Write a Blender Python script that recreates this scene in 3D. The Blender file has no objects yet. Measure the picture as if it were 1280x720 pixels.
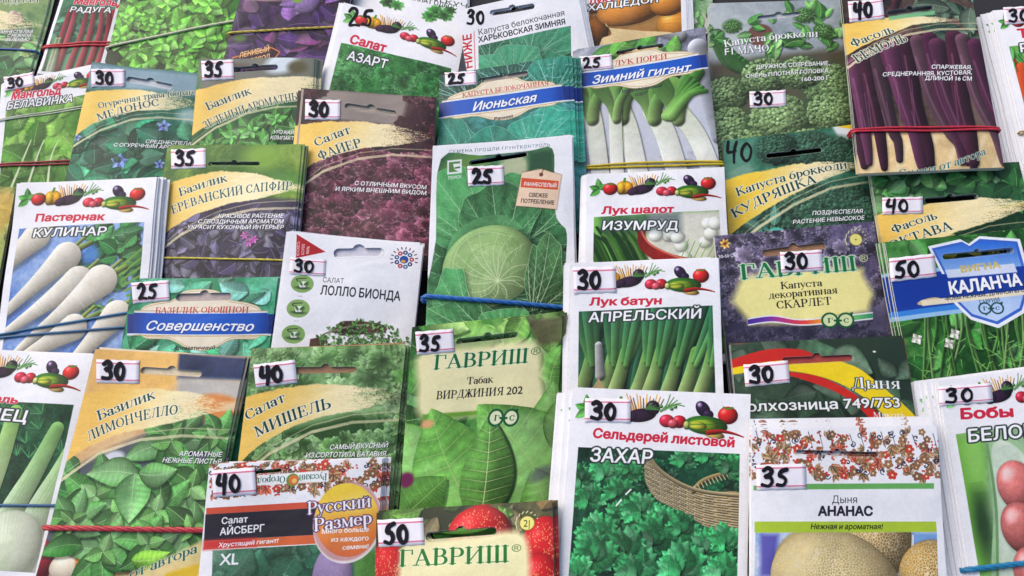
import bpy, math, random
import numpy as np
from mathutils import Vector, Matrix

# ------------------------------------------------------------------ camera, sky, sun, exposure
SC = bpy.context.scene
COL = SC.collection
FOC = 1100.0                       # focal length in pixels of a 1280 x 720 picture
PITCH = math.radians(66)           # camera looks this far below the horizon
CAM = np.array([0.0, 0.0, 0.62])
cam = bpy.data.objects.new('camera', bpy.data.cameras.new('camera'))
COL.objects.link(cam)
cam.data.sensor_width = 36
cam.data.lens = 36 * FOC / 1280
cam.data.clip_start = 0.01
cam.data.clip_end = 200
cam.location = CAM
cam.rotation_euler = (math.radians(90) - PITCH, 0, 0)
SC.camera = cam

SUN_EL, SUN_AZ = math.radians(48), math.radians(-50)
w = bpy.data.worlds.new('World'); SC.world = w; w.use_nodes = True
nt = w.node_tree
sky = nt.nodes.new('ShaderNodeTexSky'); sky.sky_type = 'NISHITA'; sky.sun_disc = False
sky.sun_elevation = SUN_EL; sky.sun_rotation = SUN_AZ; sky.dust_density = 4.0; sky.air_density = 1.0
bg = nt.nodes['Background']; bg.inputs['Strength'].default_value = 0.15
nt.links.new(sky.outputs[0], bg.inputs['Color'])
sl = bpy.data.lights.new('sun', 'SUN'); sl.energy = 1.0; sl.angle = math.radians(50); sl.color = (1, .95, .88)
sun = bpy.data.objects.new('sun', sl); COL.objects.link(sun)
sd = Vector((math.sin(SUN_AZ) * math.cos(SUN_EL), math.cos(SUN_AZ) * math.cos(SUN_EL), math.sin(SUN_EL)))
sun.rotation_euler = sd.to_track_quat('Z', 'Y').to_euler()
SC.view_settings.view_transform = 'Standard'
SC.view_settings.look = 'None'
SC.view_settings.gamma = 1
SC.view_settings.use_curve_mapping = False
SC.view_settings.exposure = 0.42
SC.cycles.max_bounces = 6
SC.cycles.transparent_max_bounces = 16

# ------------------------------------------------------------------ small helpers
RV = np.array([1., 0, 0])
UV_ = np.array([0, math.sin(PITCH), math.cos(PITCH)])
FV = np.array([0, math.cos(PITCH), -math.sin(PITCH)])

def ray(p):
    return RV * (p[0] - 640) + UV_ * (360 - p[1]) + FV * FOC

def to_px(P):
    d = np.asarray(P) - CAM
    z = d @ FV
    return np.array([640 + FOC * (d @ RV) / z, 360 - FOC * (d @ UV_) / z])

def hit(p, pl):                    # pl = (a, bx, by, cx, cy):  z = a + bx (x-cx) + by (y-cy)
    a, bx, by, cx, cy = pl
    d = ray(p)
    t = (a + bx * (CAM[0] - cx) + by * (CAM[1] - cy) - CAM[2]) / (d[2] - bx * d[0] - by * d[1])
    return CAM + d * t

def unit(v):
    return v / np.linalg.norm(v)

def tag(o, label=None, cat=None, group=None, kind=None):
    if label: o['label'] = label
    if cat: o['category'] = cat
    if group: o['group'] = group
    if kind: o['kind'] = kind

def mesh_obj(name, verts, faces, mats, parent=None, uvs=None, mi=None, smooth=True):
    me = bpy.data.meshes.new(name)
    me.from_pydata([tuple(v) for v in verts], [], faces)
    for m in mats: me.materials.append(m)
    if mi is not None: me.polygons.foreach_set('material_index', mi)
    if uvs is not None:
        lay = me.uv_layers.new(name='UVMap')
        idx = np.empty(len(me.loops), dtype=np.int32); me.loops.foreach_get('vertex_index', idx)
        lay.data.foreach_set('uv', np.asarray(uvs, dtype=np.float32)[idx].ravel())
    if smooth: me.polygons.foreach_set('use_smooth', [True] * len(me.polygons))
    me.update()
    o = bpy.data.objects.new(name, me); COL.objects.link(o)
    if parent: o.parent = parent
    return o

def node_mat(name, col, rough=.5, noise=.0, scale=300, bump=0., spec=.5):
    m = bpy.data.materials.new(name); m.use_nodes = True
    n = m.node_tree.nodes; l = m.node_tree.links
    b = n['Principled BSDF']
    b.inputs['Roughness'].default_value = rough
    b.inputs['Specular IOR Level'].default_value = spec
    tc = n.new('ShaderNodeTexCoord'); tx = n.new('ShaderNodeTexNoise'); tx.inputs['Scale'].default_value = scale
    tx.inputs['Detail'].default_value = 4
    l.new(tc.outputs['Object'], tx.inputs['Vector'])
    r = n.new('ShaderNodeValToRGB')
    c = np.array(col)
    r.color_ramp.elements[0].position = .3; r.color_ramp.elements[1].position = .7
    r.color_ramp.elements[0].color = (*np.clip(c * (1 - noise), 0, 1), 1)
    r.color_ramp.elements[1].color = (*np.clip(c * (1 + noise), 0, 1), 1)
    l.new(tx.outputs['Fac'], r.inputs['Fac']); l.new(r.outputs[0], b.inputs['Base Color'])
    if bump:
        bp = n.new('ShaderNodeBump'); bp.inputs['Strength'].default_value = bump; bp.inputs['Distance'].default_value = .0005
        l.new(tx.outputs['Fac'], bp.inputs['Height']); l.new(bp.outputs[0], b.inputs['Normal'])
    return m

# ------------------------------------------------------------------ noise tiles
_rs = np.random.RandomState(5)
def _fbm(beta, n=1024):
    f = np.fft.fftfreq(n) * n
    k = np.sqrt(f[:, None] ** 2 + f[None] ** 2); k[0, 0] = 1
    a = np.fft.fft2(_rs.randn(n, n)) / k ** beta
    a[0, 0] = 0
    x = np.real(np.fft.ifft2(a)); x = (x - x.mean()) / x.std()
    return np.clip(x * .25 + .5, 0, 1).astype(np.float32)
NZ = [_fbm(1.9), _fbm(1.3), _fbm(.7)]
def noise(X, Y, sc, kind=1, seed=0):
    """sc: how many tile pixels per unit"""
    a = NZ[kind]
    return a[(Y * sc + seed * 137).astype(np.int64) % 1024, (X * sc + seed * 311).astype(np.int64) % 1024]

def noise_b(X, Y, sc, kind=1, seed=0):
    """the same, blended between neighbouring tile pixels"""
    A_ = NZ[kind]; x = (X * sc + seed * 311) % 1024; y = (Y * sc + seed * 137) % 1024
    i, j = x.astype(np.int64) % 1024, y.astype(np.int64) % 1024; fx, fy = x - np.floor(x), y - np.floor(y); i2, j2 = (i + 1) % 1024, (j + 1) % 1024
    return (A_[j, i] * (1 - fx) + A_[j, i2] * fx) * (1 - fy) + (A_[j2, i] * (1 - fx) + A_[j2, i2] * fx) * fy

def C(*c):
    return np.array(c, dtype=np.float32) / 255.

def ss(a, b, x):
    t = np.clip((x - a) / (b - a), 0, 1)
    return t * t * (3 - 2 * t)

# ------------------------------------------------------------------ lettering: glyph masks drawn once, then laid on the prints
GP = 44                            # mask pixels per cap height
GY0, GY1 = -.45, 1.4
def _outline(body):
    """the outlines of a word in the built-in typeface, as closed polygons"""
    _tc.body = body
    bpy.context.view_layer.update()
    dg = bpy.context.evaluated_depsgraph_get(); ev = _to.evaluated_get(dg)
    cu = ev.to_curve(dg); out = []
    for sp in cu.splines:
        P = []
        bp = sp.bezier_points; n = len(bp)
        for i in range(n):
            a, b = bp[i], bp[(i + 1) % n]
            p0, p1, p2, p3 = (np.array(q[:2]) for q in (a.co, a.handle_right, b.handle_left, b.co))
            for k in range(8):
                t = k / 8; P.append((1 - t) ** 3 * p0 + 3 * t * (1 - t) ** 2 * p1 + 3 * t * t * (1 - t) * p2 + t ** 3 * p3)
        if n: out.append(np.array(P))
    ev.to_curve_clear()
    return out
_tc = bpy.data.curves.new('lettering', 'FONT'); _to = bpy.data.objects.new('lettering', _tc); COL.objects.link(_to)
_CAPH = max(p[:, 1].max() for p in _outline('Н'))
_BAR = max(p[:, 0].max() for p in _outline('|'))
def _sans(ch, off):
    adv = (max(p[:, 0].max() for p in _outline(ch + '|')) - _BAR) / _CAPH
    s = 3; x0 = -.15; Wn = int((adv + .3) * GP) * s; Hn = int((GY1 - GY0) * GP) * s
    Wd = np.zeros((Hn, Wn + 1), dtype=np.int32)
    for P in _outline(ch):
        Q = np.stack([(P[:, 0] / _CAPH - x0) * GP * s, (GY1 - P[:, 1] / _CAPH) * GP * s], 1)
        for k in range(len(Q)):
            a, b = Q[k], Q[(k + 1) % len(Q)]
            if a[1] == b[1]: continue
            d = 1 if a[1] < b[1] else -1
            lo, hi = (a, b) if d > 0 else (b, a)
            r = np.arange(max(int(np.ceil(lo[1] - .5)), 0), min(int(np.ceil(hi[1] - .5)), Hn))
            if not len(r): continue
            x = lo[0] + (hi[0] - lo[0]) * (r + .5 - lo[1]) / (hi[1] - lo[1])
            np.add.at(Wd, (r, np.clip(np.ceil(x - .5), 0, Wn).astype(int)), d)
    M = (np.cumsum(Wd, 1)[:, :Wn] != 0)
    k = int(round(off * GP * s / _CAPH))
    if k:
        o = M.copy()
        for dy in range(-k, k + 1):
            for dx in range(-k, k + 1):
                if dx * dx + dy * dy <= k * k: o |= np.roll(np.roll(M, dy, 0), dx, 1)
        M = o
    return M.astype(np.float32).reshape(Hn // s, s, Wn // s, s).mean((1, 3)), adv, x0

TH, TN = .082, .026
def _V(x, a=0., b=1., r=TH, sf=.15):
    L = [(x, a + .02, x, b - .02, r, r)]
    if sf:
        for y in (a + TN, b - TN): L.append((x - sf, y, x + sf, y, TN, TN))
    return L
def _L(x0, y0, x1, y1, r=TH, r1=None): return [(x0, y0, x1, y1, r, r if r1 is None else r1)]
def _H(x0, x1, y): return [(x0, y, x1, y, TN, TN)]
def _K(x, a, b): return [(x, a, x, b, TN * 1.1, TN * 1.6)]
def _F(x, y, s=.14): return [(x - s, y, x + s, y, TN, TN)]
def _A(cx, cy, rx, ry, a0=0, a1=360, th=TH, n=20):
    P = []
    for i in range(n + 1):
        t = math.radians(a0 + (a1 - a0) * i / n)
        P.append((cx + rx * math.cos(t), cy + ry * math.sin(t), TN + (th - TN) * abs(math.cos(t)) ** 1.3))
    return [(P[i][0], P[i][1], P[i + 1][0], P[i + 1][1], P[i][2], P[i + 1][2]) for i in range(n)]
def _bowl(x=.2): return _H(x, x + .24, .52) + _H(x, x + .24, .03) + _A(x + .24, .275, .24, .245, 90, -90)
SERIF = {
 'А': (_L(.14, .02, .42, .98, .035) + _L(.43, .95, .74, .03) + _H(.24, .62, .33) + _F(.14, TN) + _F(.76, TN, .15), .9),
 'Б': (_V(.2) + _H(.2, .68, .97) + _K(.68, .97, .76) + _bowl(), .78),
 'В': (_V(.2) + _H(.2, .42, .97) + _A(.42, .755, .19, .215, 90, -90) + _bowl(), .8),
 'Г': (_V(.2) + _H(.2, .66, .97) + _K(.66, .98, .72), .72),
 'Д': (_L(.22, .05, .4, .95, .03) + _V(.68, .04, 1, sf=0) + _H(.06, .86, .03) + _K(.08, .03, -.2) + _K(.85, .03, -.2) + _H(.32, .78, .97), .94),
 'Е': (_V(.2) + _H(.2, .66, .97) + _K(.66, .98, .78) + _H(.2, .5, .52) + _K(.5, .62, .42) + _H(.2, .7, .03) + _K(.7, .02, .25), .8),
 'Ж': (_V(.52) + _L(.12, .97, .46, .5, .03) + _L(.92, .97, .58, .5, .03) + _L(.42, .55, .12, .03, .07) + _L(.62, .55, .92, .03, .07) + _F(.1, TN) + _F(.94, TN) + _F(.12, .97, .1) + _F(.92, .97, .1), 1.05),
 'З': (_A(.32, .76, .19, .21, 160, -90) + _A(.33, .28, .24, .25, 90, -160), .68),
 'И': (_V(.2) + _V(.76) + _L(.2, .06, .76, .94, .03), .97),
 'К': (_V(.2) + _L(.28, .46, .7, .97, .03) + _L(.4, .56, .76, .03, .075) + _F(.78, TN, .12) + _F(.7, .97, .12), .88),
 'Л': (_V(.7) + _L(.22, .1, .34, .96, .03) + _H(.24, .74, .97) + [(.12, .07, .2, .08, .06, .03)], .9),
 'М': (_L(.17, 0, .17, 1, .035) + _F(.17, TN) + _F(.14, .97, .1) + _L(.2, .95, .52, .08, .07) + _L(.52, .06, .86, .97, .03) + _V(.9), 1.1),
 'Н': (_V(.2) + _V(.76) + _H(.2, .76, .5), .97),
 'О': (_A(.45, .5, .34, .475), .9),
 'П': (_V(.2) + _V(.76) + _H(.2, .76, .97), .97),
 'Р': (_V(.2) + _H(.2, .44, .97) + _H(.2, .44, .46) + _A(.44, .715, .22, .255, 90, -90), .76),
 'С': (_A(.45, .5, .34, .475, 40, 320) + _K(.72, .95, .72), .82),
 'Т': (_V(.43) + _H(.08, .78, .97) + _K(.08, .98, .72) + _K(.78, .98, .72), .86),
 'У': (_L(.15, .97, .46, .36, .075) + _L(.78, .97, .36, .06, .03) + _F(.15, .97) + _F(.78, .97, .11) + [(.22, .07, .32, .05, .06, .03)], .88),
 'Ф': (_V(.5) + _A(.5, .52, .36, .3), 1.0),
 'Ч': (_V(.7) + _L(.2, .97, .2, .65) + _F(.2, .97) + _A(.45, .65, .25, .2, 180, 300), .92),
 'Ш': (_V(.2) + _V(.58, sf=.1) + _V(.96) + _H(.2, .96, .03), 1.16),
 'Щ': (_V(.2) + _V(.58, sf=.1) + _V(.96) + _H(.2, 1.1, .03) + _K(1.1, .03, -.2), 1.2),
 'Ы': (_V(.2) + _bowl() + _V(.88), 1.08),
 'Ь': (_V(.2) + _bowl(), .74),
 'Я': (_V(.68) + _H(.44, .68, .97) + _H(.44, .68, .46) + _A(.44, .715, .22, .255, 90, 270) + _L(.46, .46, .2, .03, .06) + _F(.16, TN, .1), .88),
 'а': (_V(.44, 0, .5, sf=0) + _A(.29, .47, .16, .17, 0, 170) + _A(.27, .17, .18, .16, 40, 330) + _F(.5, TN, .06), .58),
 'б': (_A(.31, .32, .22, .31) + _L(.09, .35, .16, .75, .05, .03) + _L(.16, .75, .5, .97, .03), .62),
 'р': (_V(.16, -.33, .67, sf=.1) + _A(.35, .34, .2, .31, 110, -110), .64),
 'у': (_L(.12, .64, .3, .12, .07) + _L(.52, .64, .22, -.25, .028) + _F(.12, .65, .1) + _F(.52, .65, .09) + [(.1, -.26, .18, -.28, .05, .03)], .6),
 'ф': (_V(.4, -.33, 1) + _A(.4, .34, .29, .31), .8),
 'е': (_A(.29, .33, .21, .31, 10, 315) + _H(.1, .48, .37), .58),
}
for _ch in 'вгджзиклмнопстчшьяы':
    _g, _a = SERIF[_ch.upper()]
    SERIF[_ch] = ([(x0 * .76, y0 * .68, x1 * .76, y1 * .68, r0 * .92, r1 * .92) for x0, y0, x1, y1, r0, r1 in _g], _a * .76)
def _brev(cx, y): return _A(cx, y, .13, .1, 200, 340, TN, 8)
SERIF['Й'] = (SERIF['И'][0] + _brev(.48, 1.2), .97); SERIF['й'] = (SERIF['и'][0] + _brev(.36, .9), .74)
def _serif(ch):
    segs, adv = SERIF[ch]
    x0 = -.15; Wn = int((adv + .3) * GP); Hn = int((GY1 - GY0) * GP)
    Y, X = np.mgrid[0:Hn, 0:Wn]; X = (X + .5) / GP + x0; Y = GY1 - (Y + .5) / GP
    D = np.full(X.shape, -9.)
    for a, b, c, d, r0, r1 in segs:
        vx, vy = c - a, d - b
        t = np.clip(((X - a) * vx + (Y - b) * vy) / (vx * vx + vy * vy + 1e-9), 0, 1)
        D = np.maximum(D, r0 + (r1 - r0) * t - np.hypot(X - a - vx * t, Y - b - vy * t))
    return np.clip(D * GP + .5, 0, 1).astype(np.float32), adv, x0
_GC = {}
def glyph(font, ch, grow=0):
    k = (font, ch, grow)
    if k in _GC: return _GC[k]
    if grow:
        m, adv, x0 = glyph(font, ch)
        p = grow; M = np.pad(m, p); out = M.copy()
        for dy in range(-p, p + 1):
            for dx in range(-p, p + 1):
                if dx * dx + dy * dy <= p * p: out = np.maximum(out, np.roll(np.roll(M, dy, 0), dx, 1))
        r = (out, adv, x0 - p / GP, p)
        _GC[k] = r; return r
    if font == 'serif' and ch in SERIF: r = _serif(ch)
    elif ch == ' ': r = (None, .33, 0)
    else: r = _sans(ch, {'sans': 0, 'serif': .012, 'bold': .024, 'black': .045}[font])
    _GC[k] = r; return r

# ------------------------------------------------------------------ the printer: paints the picture on a packet's front, in sheet units
class Print:
    """A printed front. Units: x 0..W to the right, y 0..H down the sheet. m() takes a point measured on the photograph to the sheet."""
    def __init__(s, W, H, hom, R=3.0, seed=1, base=(240, 240, 244)):
        s.W, s.H, s.hom, s.R = W, H, hom, R
        s.w, s.h = int(W * R), int(H * R)
        s.A = np.empty((s.h, s.w, 3), dtype=np.float32); s.A[:] = C(*base)
        s.alpha = np.ones((s.h, s.w), dtype=np.float32)
        s.clip = None
        s.rs = np.random.RandomState(seed)
    def m(s, p):
        q = s.hom @ np.array([p[0], p[1], 1.])
        return q[:2] / q[2]
    def ms(s, P): return np.array([s.m(p) for p in P])
    def win(s, x0, y0, x1, y1):
        R = s.R
        a, b = max(int(x0 * R), 0), min(int(x1 * R) + 2, s.w)
        c, d = max(int(y0 * R), 0), min(int(y1 * R) + 2, s.h)
        if b <= a or d <= c: return None
        Y, X = np.mgrid[c:d, a:b].astype(np.float32)
        return (slice(c, d), slice(a, b)), (X + .5) / R, (Y + .5) / R
    def put(s, sl_, m, col):
        if s.clip is not None: m = m * s.clip[sl_]
        t = s.A[sl_]; t += (col - t) * m[..., None]
    def full(s): return s.win(0, 0, s.W, s.H)
    # -- masks
    def polymask(s, P, soft=.25):
        P = np.asarray(P); pad = soft + 1
        w_ = s.win(*(P.min(0) - pad), *(P.max(0) + pad))
        if w_ is None: return None
        sl_, X, Y = w_
        ins = np.zeros(X.shape, bool); D = np.full(X.shape, 1e9, dtype=np.float32)
        for i in range(len(P)):
            a, b = P[i], P[(i + 1) % len(P)]
            v = b - a
            t = np.clip(((X - a[0]) * v[0] + (Y - a[1]) * v[1]) / (v @ v + 1e-9), 0, 1)
            D = np.minimum(D, np.hypot(X - a[0] - v[0] * t, Y - a[1] - v[1] * t))
            if a[1] != b[1]:
                c = ((a[1] > Y) != (b[1] > Y)) & (X < v[0] * (Y - a[1]) / v[1] + a[0])
                ins ^= c
        D = np.where(ins, D, -D)
        return sl_, np.clip(D / (2 * soft) + .5, 0, 1), X, Y
    def setclip(s, pts=None, soft=.2, px=True):
        if pts is None: s.clip = None; return
        P = s.ms(pts) if px else np.asarray(pts)
        r = s.polymask(P, soft); s.clip = np.zeros((s.h, s.w), dtype=np.float32)
        if r: s.clip[r[0]] = r[1]
    # -- fills
    def poly(s, pts, col, soft=.25, al=1., px=True, n=0.):
        P = s.ms(pts) if px else np.asarray(pts, dtype=float)
        r = s.polymask(P, soft)
        if r is None: return
        sl_, mk, X, Y = r
        c = C(*col)
        if n: c = np.clip(c * (1 - n + 2 * n * noise(X, Y, 6, 1, s.rs.randint(99)))[..., None], 0, 1)
        s.put(sl_, mk * al, c)
    def smooth(s, pts, col, soft=.25, al=1., n=0., k=8, closed=True):
        s.poly(catmull(s.ms(pts), k, closed), col, soft, al, False, n)
    def grad(s, pts, c0, c1, p0, p1, soft=.25, al=1., stops=None):
        r = s.polymask(s.ms(pts), soft)
        if r is None: return
        sl_, mk, X, Y = r
        a, b = s.m(p0), s.m(p1); v = b - a
        t = np.clip(((X - a[0]) * v[0] + (Y - a[1]) * v[1]) / (v @ v), 0, 1)
        st = stops or [(0, c0), (1, c1)]
        col = np.stack([np.interp(t, [q[0] for q in st], [q[1][i] / 255 for q in st]) for i in range(3)], -1)
        s.put(sl_, mk * al, col)
    def ell(s, x, y, rx, ry, col, rot=0, soft=.25, al=1., px=True, ring=0):
        if px: x, y = s.m((x, y))
        R_ = max(rx, ry) + soft + 1 + ring
        w_ = s.win(x - R_, y - R_, x + R_, y + R_)
        if w_ is None: return
        sl_, X, Y = w_
        ca, sa = math.cos(math.radians(rot)), math.sin(math.radians(rot))
        u = (X - x) * ca - (Y - y) * sa; v = (X - x) * sa + (Y - y) * ca
        q = (np.hypot(u / rx, v / ry) - 1) * min(rx, ry)
        if ring: q = abs(q) - ring
        s.put(sl_, np.clip(.5 - q / (2 * soft), 0, 1) * al, C(*col))
    def ball(s, x, y, rx, ry, col, rot=0, hl=.35, dark=.45, px=True, n=.06, tex=0, sh=.35):
        if px: x, y = s.m((x, y))
        R_ = max(rx, ry) + 2
        w_ = s.win(x - R_, y - R_, x + R_ + 2, y + R_ + 2)
        if w_ is None: return
        sl_, X, Y = w_
        ca, sa = math.cos(math.radians(rot)), math.sin(math.radians(rot))
        if sh:
            u = (X - x - 1) * ca - (Y - y - 1.4) * sa; v = (X - x - 1) * sa + (Y - y - 1.4) * ca
            s.put(sl_, np.clip((1.12 - np.hypot(u / rx, v / ry)) * 3, 0, 1) * sh, C(10, 14, 10))
        u = ((X - x) * ca - (Y - y) * sa) / rx; v = ((X - x) * sa + (Y - y) * ca) / ry
        q = np.hypot(u, v); nz = np.sqrt(np.clip(1 - q * q, 0, 1))
        ux, vy = (X - x) / max(rx, ry), (Y - y) / max(rx, ry)
        lam = np.clip(-.45 * ux - .5 * vy + .74 * nz, 0, 1)
        b = dark + (1.12 - dark) * lam
        b = b * (1 - n + 2 * n * noise(X, Y, 8, 1, s.rs.randint(99)))
        if tex: b = b * (1 - tex + 2 * tex * noise(X, Y, 14, 2, s.rs.randint(99)))
        col = C(*col) * b[..., None] + hl * np.clip((lam - .86) / .14, 0, 1)[..., None] ** 2
        s.put(sl_, np.clip((1 - q) * min(rx, ry) * 2 + .5, 0, 1), np.clip(col, 0, 1))
    def line(s, pts, r, col, r1=None, al=1., soft=.25, px=True, shade=0., k=6, c2=None, n=0., curve=True):
        """a tapered stroke; shade > 0 rounds it like a stalk; c2 is the colour it turns to at its far end"""
        P = s.ms(pts) if px else np.asarray(pts, dtype=float)
        if len(P) > 2 and curve: P = catmull(P, k, False)
        r1 = r if r1 is None else r1
        pad = max(r, r1) + soft + 1
        w_ = s.win(*(P.min(0) - pad), *(P.max(0) + pad))
        if w_ is None: return
        sl_, X, Y = w_
        N = len(P) - 1
        best = np.full(X.shape, -1e9, dtype=np.float32); T = np.zeros_like(X); S_ = np.zeros_like(X)
        for i in range(N):
            a, b = P[i], P[i + 1]; v = b - a; vv = v @ v + 1e-9
            t = np.clip(((X - a[0]) * v[0] + (Y - a[1]) * v[1]) / vv, 0, 1)
            dx, dy = X - a[0] - v[0] * t, Y - a[1] - v[1] * t
            rr = r + (r1 - r) * (i + t) / N
            d = rr - np.hypot(dx, dy)
            g = d > best
            best = np.where(g, d, best); T = np.where(g, (i + t) / N, T)
            if shade: S_ = np.where(g, (dx * -.6 + dy * -.8) / np.maximum(rr, .05), S_)
        mk = np.clip(best / (2 * soft) + .5, 0, 1) * al
        c = C(*col)
        if c2 is not None: c = c + (C(*c2) - c) * T[..., None]
        if shade: c = c * (1 - shade * .55 + shade * .7 * np.clip(S_, -1, 1))[..., None]
        if n: c = c * (1 - n + 2 * n * noise(X, Y, 9, 1, s.rs.randint(99)))[..., None]
        s.put(sl_, mk, np.clip(c, 0, 1))
    def cloud(s, cols, sc=2.0, kind=1, rect=None, al=1., con=1.6):
        """mottled ground between a list of colours"""
        w_ = s.full() if rect is None else s.win(*np.array(s.ms([rect[:2], rect[2:]])).ravel())
        if w_ is None: return
        sl_, X, Y = w_
        t = np.clip((noise(X, Y, sc, kind, s.rs.randint(99)) - .5) * con + .5, 0, 1)
        xs = np.linspace(0, 1, len(cols))
        col = np.stack([np.interp(t, xs, [q[i] / 255 for q in cols]) for i in range(3)], -1)
        s.put(sl_, np.full(X.shape, al, dtype=np.float32), col)
    def leaf(s, x, y, L, Wd, ang, col, vein=None, bend=0., nv=6, sh=.4, px=True, rough=.0, pw=.8, va=.5, tone=.18):
        if px: x, y = s.m((x, y))
        pad = Wd * .3 + abs(bend) * L + 2
        ca, sa = math.cos(math.radians(ang)), -math.sin(math.radians(ang))
        ex, ey = x + ca * L, y + sa * L
        hw_ = Wd / 2 + pad
        w_ = s.win(min(x, ex) - hw_, min(y, ey) - hw_, max(x, ex) + hw_, max(y, ey) + hw_)
        if w_ is None: return
        sl_, X, Y = w_
        def loc(ox, oy):
            dx, dy = X - x - ox, Y - y - oy
            u = (dx * ca + dy * sa) / L; v = (-dx * sa + dy * ca) / L
            return u, v - bend * 4 * u * (1 - u)
        u, v = loc(0, 0)
        uc = np.clip(u, 1e-4, 1)
        wob = 1 + .16 * (noise_b(uc * 20 + (v > 0) * 300, uc * 0, 3, 1, s.rs.randint(99)) - .5)
        prof = wob * np.maximum(np.sin(math.pi * uc ** pw), 1e-6) ** .85 * np.clip(1.35 - .35 * uc, 0, 2) * (Wd / L / 2) / 1.15
        if rough:
            prof = prof * (1 - rough + rough * 2 * noise(uc * 60 + (v > 0) * 500, uc * 0, 4, 2, s.rs.randint(99)))
        ok = (u > 0) & (u < 1)
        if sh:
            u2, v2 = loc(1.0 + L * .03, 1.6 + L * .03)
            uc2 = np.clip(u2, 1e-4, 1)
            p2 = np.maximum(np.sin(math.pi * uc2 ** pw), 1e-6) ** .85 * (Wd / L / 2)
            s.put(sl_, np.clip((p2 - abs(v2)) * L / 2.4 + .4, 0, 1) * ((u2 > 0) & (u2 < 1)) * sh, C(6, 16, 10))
        mk = np.clip((prof - abs(v)) * L * 1.6 + .5, 0, 1) * ok
        q = np.clip(abs(v) / np.maximum(prof, 1e-4), 0, 1)
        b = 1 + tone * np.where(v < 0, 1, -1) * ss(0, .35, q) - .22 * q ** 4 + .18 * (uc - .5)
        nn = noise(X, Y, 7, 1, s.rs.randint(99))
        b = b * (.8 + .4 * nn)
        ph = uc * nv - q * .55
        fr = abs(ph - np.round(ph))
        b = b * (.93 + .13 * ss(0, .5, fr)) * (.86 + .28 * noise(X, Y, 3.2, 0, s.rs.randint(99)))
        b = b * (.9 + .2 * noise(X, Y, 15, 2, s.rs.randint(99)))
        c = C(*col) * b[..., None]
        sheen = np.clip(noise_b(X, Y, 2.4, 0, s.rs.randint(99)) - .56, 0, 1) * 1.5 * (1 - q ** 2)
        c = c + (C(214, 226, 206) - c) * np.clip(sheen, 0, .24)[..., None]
        if vein is not None:
            vm = np.maximum(ss(.13 / nv ** .5 * .9, .02, fr) * va * (1 - .6 * q), ss(.8, .2, abs(v) * L / (.35 + Wd * .012 * (1.2 - uc))) * .9)
            c = c + (C(*vein) - c) * (vm * ss(0, .05, uc))[..., None]
        s.put(sl_, mk, np.clip(c, 0, 1))
    def ruffle(s, x, y, r, col, edge, lobes=7, px=True, sh=.4, sq=.85):
        """a frilled leaf seen from above"""
        if px: x, y = s.m((x, y))
        w_ = s.win(x - r * 1.4, y - r * 1.4, x + r * 1.4, y + r * 1.4)
        if w_ is None: return
        sl_, X, Y = w_
        k = s.rs.randint(99); ph = s.rs.rand() * 6.28
        def rad(ox):
            dx, dy = X - x - ox, (Y - y - ox) / sq
            th = np.arctan2(dy, dx); rho = np.hypot(dx, dy)
            nx = noise(np.cos(th) * 30 + 40, np.sin(th) * 30 + 40, 2.2, 1, k)
            return th, rho, r * (.72 + .1 * np.sin(lobes * th + ph) + .45 * (nx - .3))
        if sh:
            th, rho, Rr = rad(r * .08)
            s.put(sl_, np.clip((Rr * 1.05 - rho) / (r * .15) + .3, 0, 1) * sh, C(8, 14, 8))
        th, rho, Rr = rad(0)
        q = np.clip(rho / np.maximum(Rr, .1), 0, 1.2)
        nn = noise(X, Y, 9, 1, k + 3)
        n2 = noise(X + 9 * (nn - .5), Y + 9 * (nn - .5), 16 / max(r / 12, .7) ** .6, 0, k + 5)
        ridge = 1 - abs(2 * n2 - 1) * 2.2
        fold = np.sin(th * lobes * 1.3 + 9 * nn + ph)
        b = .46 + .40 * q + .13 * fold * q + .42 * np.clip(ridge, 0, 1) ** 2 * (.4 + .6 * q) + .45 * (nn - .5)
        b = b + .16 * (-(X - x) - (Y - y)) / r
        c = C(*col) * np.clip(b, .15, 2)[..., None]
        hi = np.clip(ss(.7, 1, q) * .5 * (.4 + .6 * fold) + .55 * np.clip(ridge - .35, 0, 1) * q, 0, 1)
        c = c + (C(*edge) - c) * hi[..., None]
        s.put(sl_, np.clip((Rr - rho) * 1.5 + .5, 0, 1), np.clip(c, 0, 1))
    def lobed(s, x, y, r, ang, col, edge=None, px=True, sh=.45, nl=5, vein=(150, 200, 150)):
        """a parsley-like leaf: toothed lobes fanned round a stalk end"""
        if px: x, y = s.m((x, y))
        for i in range(nl):
            a = ang + (i - (nl - 1) / 2) * 46 + s.rs.uniform(-8, 8)
            L = r * (1 - .08 * abs(i - (nl - 1) / 2)) * s.rs.uniform(.85, 1.1)
            f = s.rs.uniform(.85, 1.15)
            s.leaf(x, y, L, L * .75, a, tuple(np.array(col) * f), vein, s.rs.uniform(-.06, .06), 4, sh, False, .35, .62, .35)
            for q in (-1, 1):
                a2 = a + q * 30
                bx, by = x + math.cos(math.radians(a)) * L * .45, y - math.sin(math.radians(a)) * L * .45
                s.leaf(bx, by, L * .5, L * .38, a2, tuple(np.array(col) * f * s.rs.uniform(.95, 1.15)), vein, 0, 3, sh * .4, False, .3, .65, .3)
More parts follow.
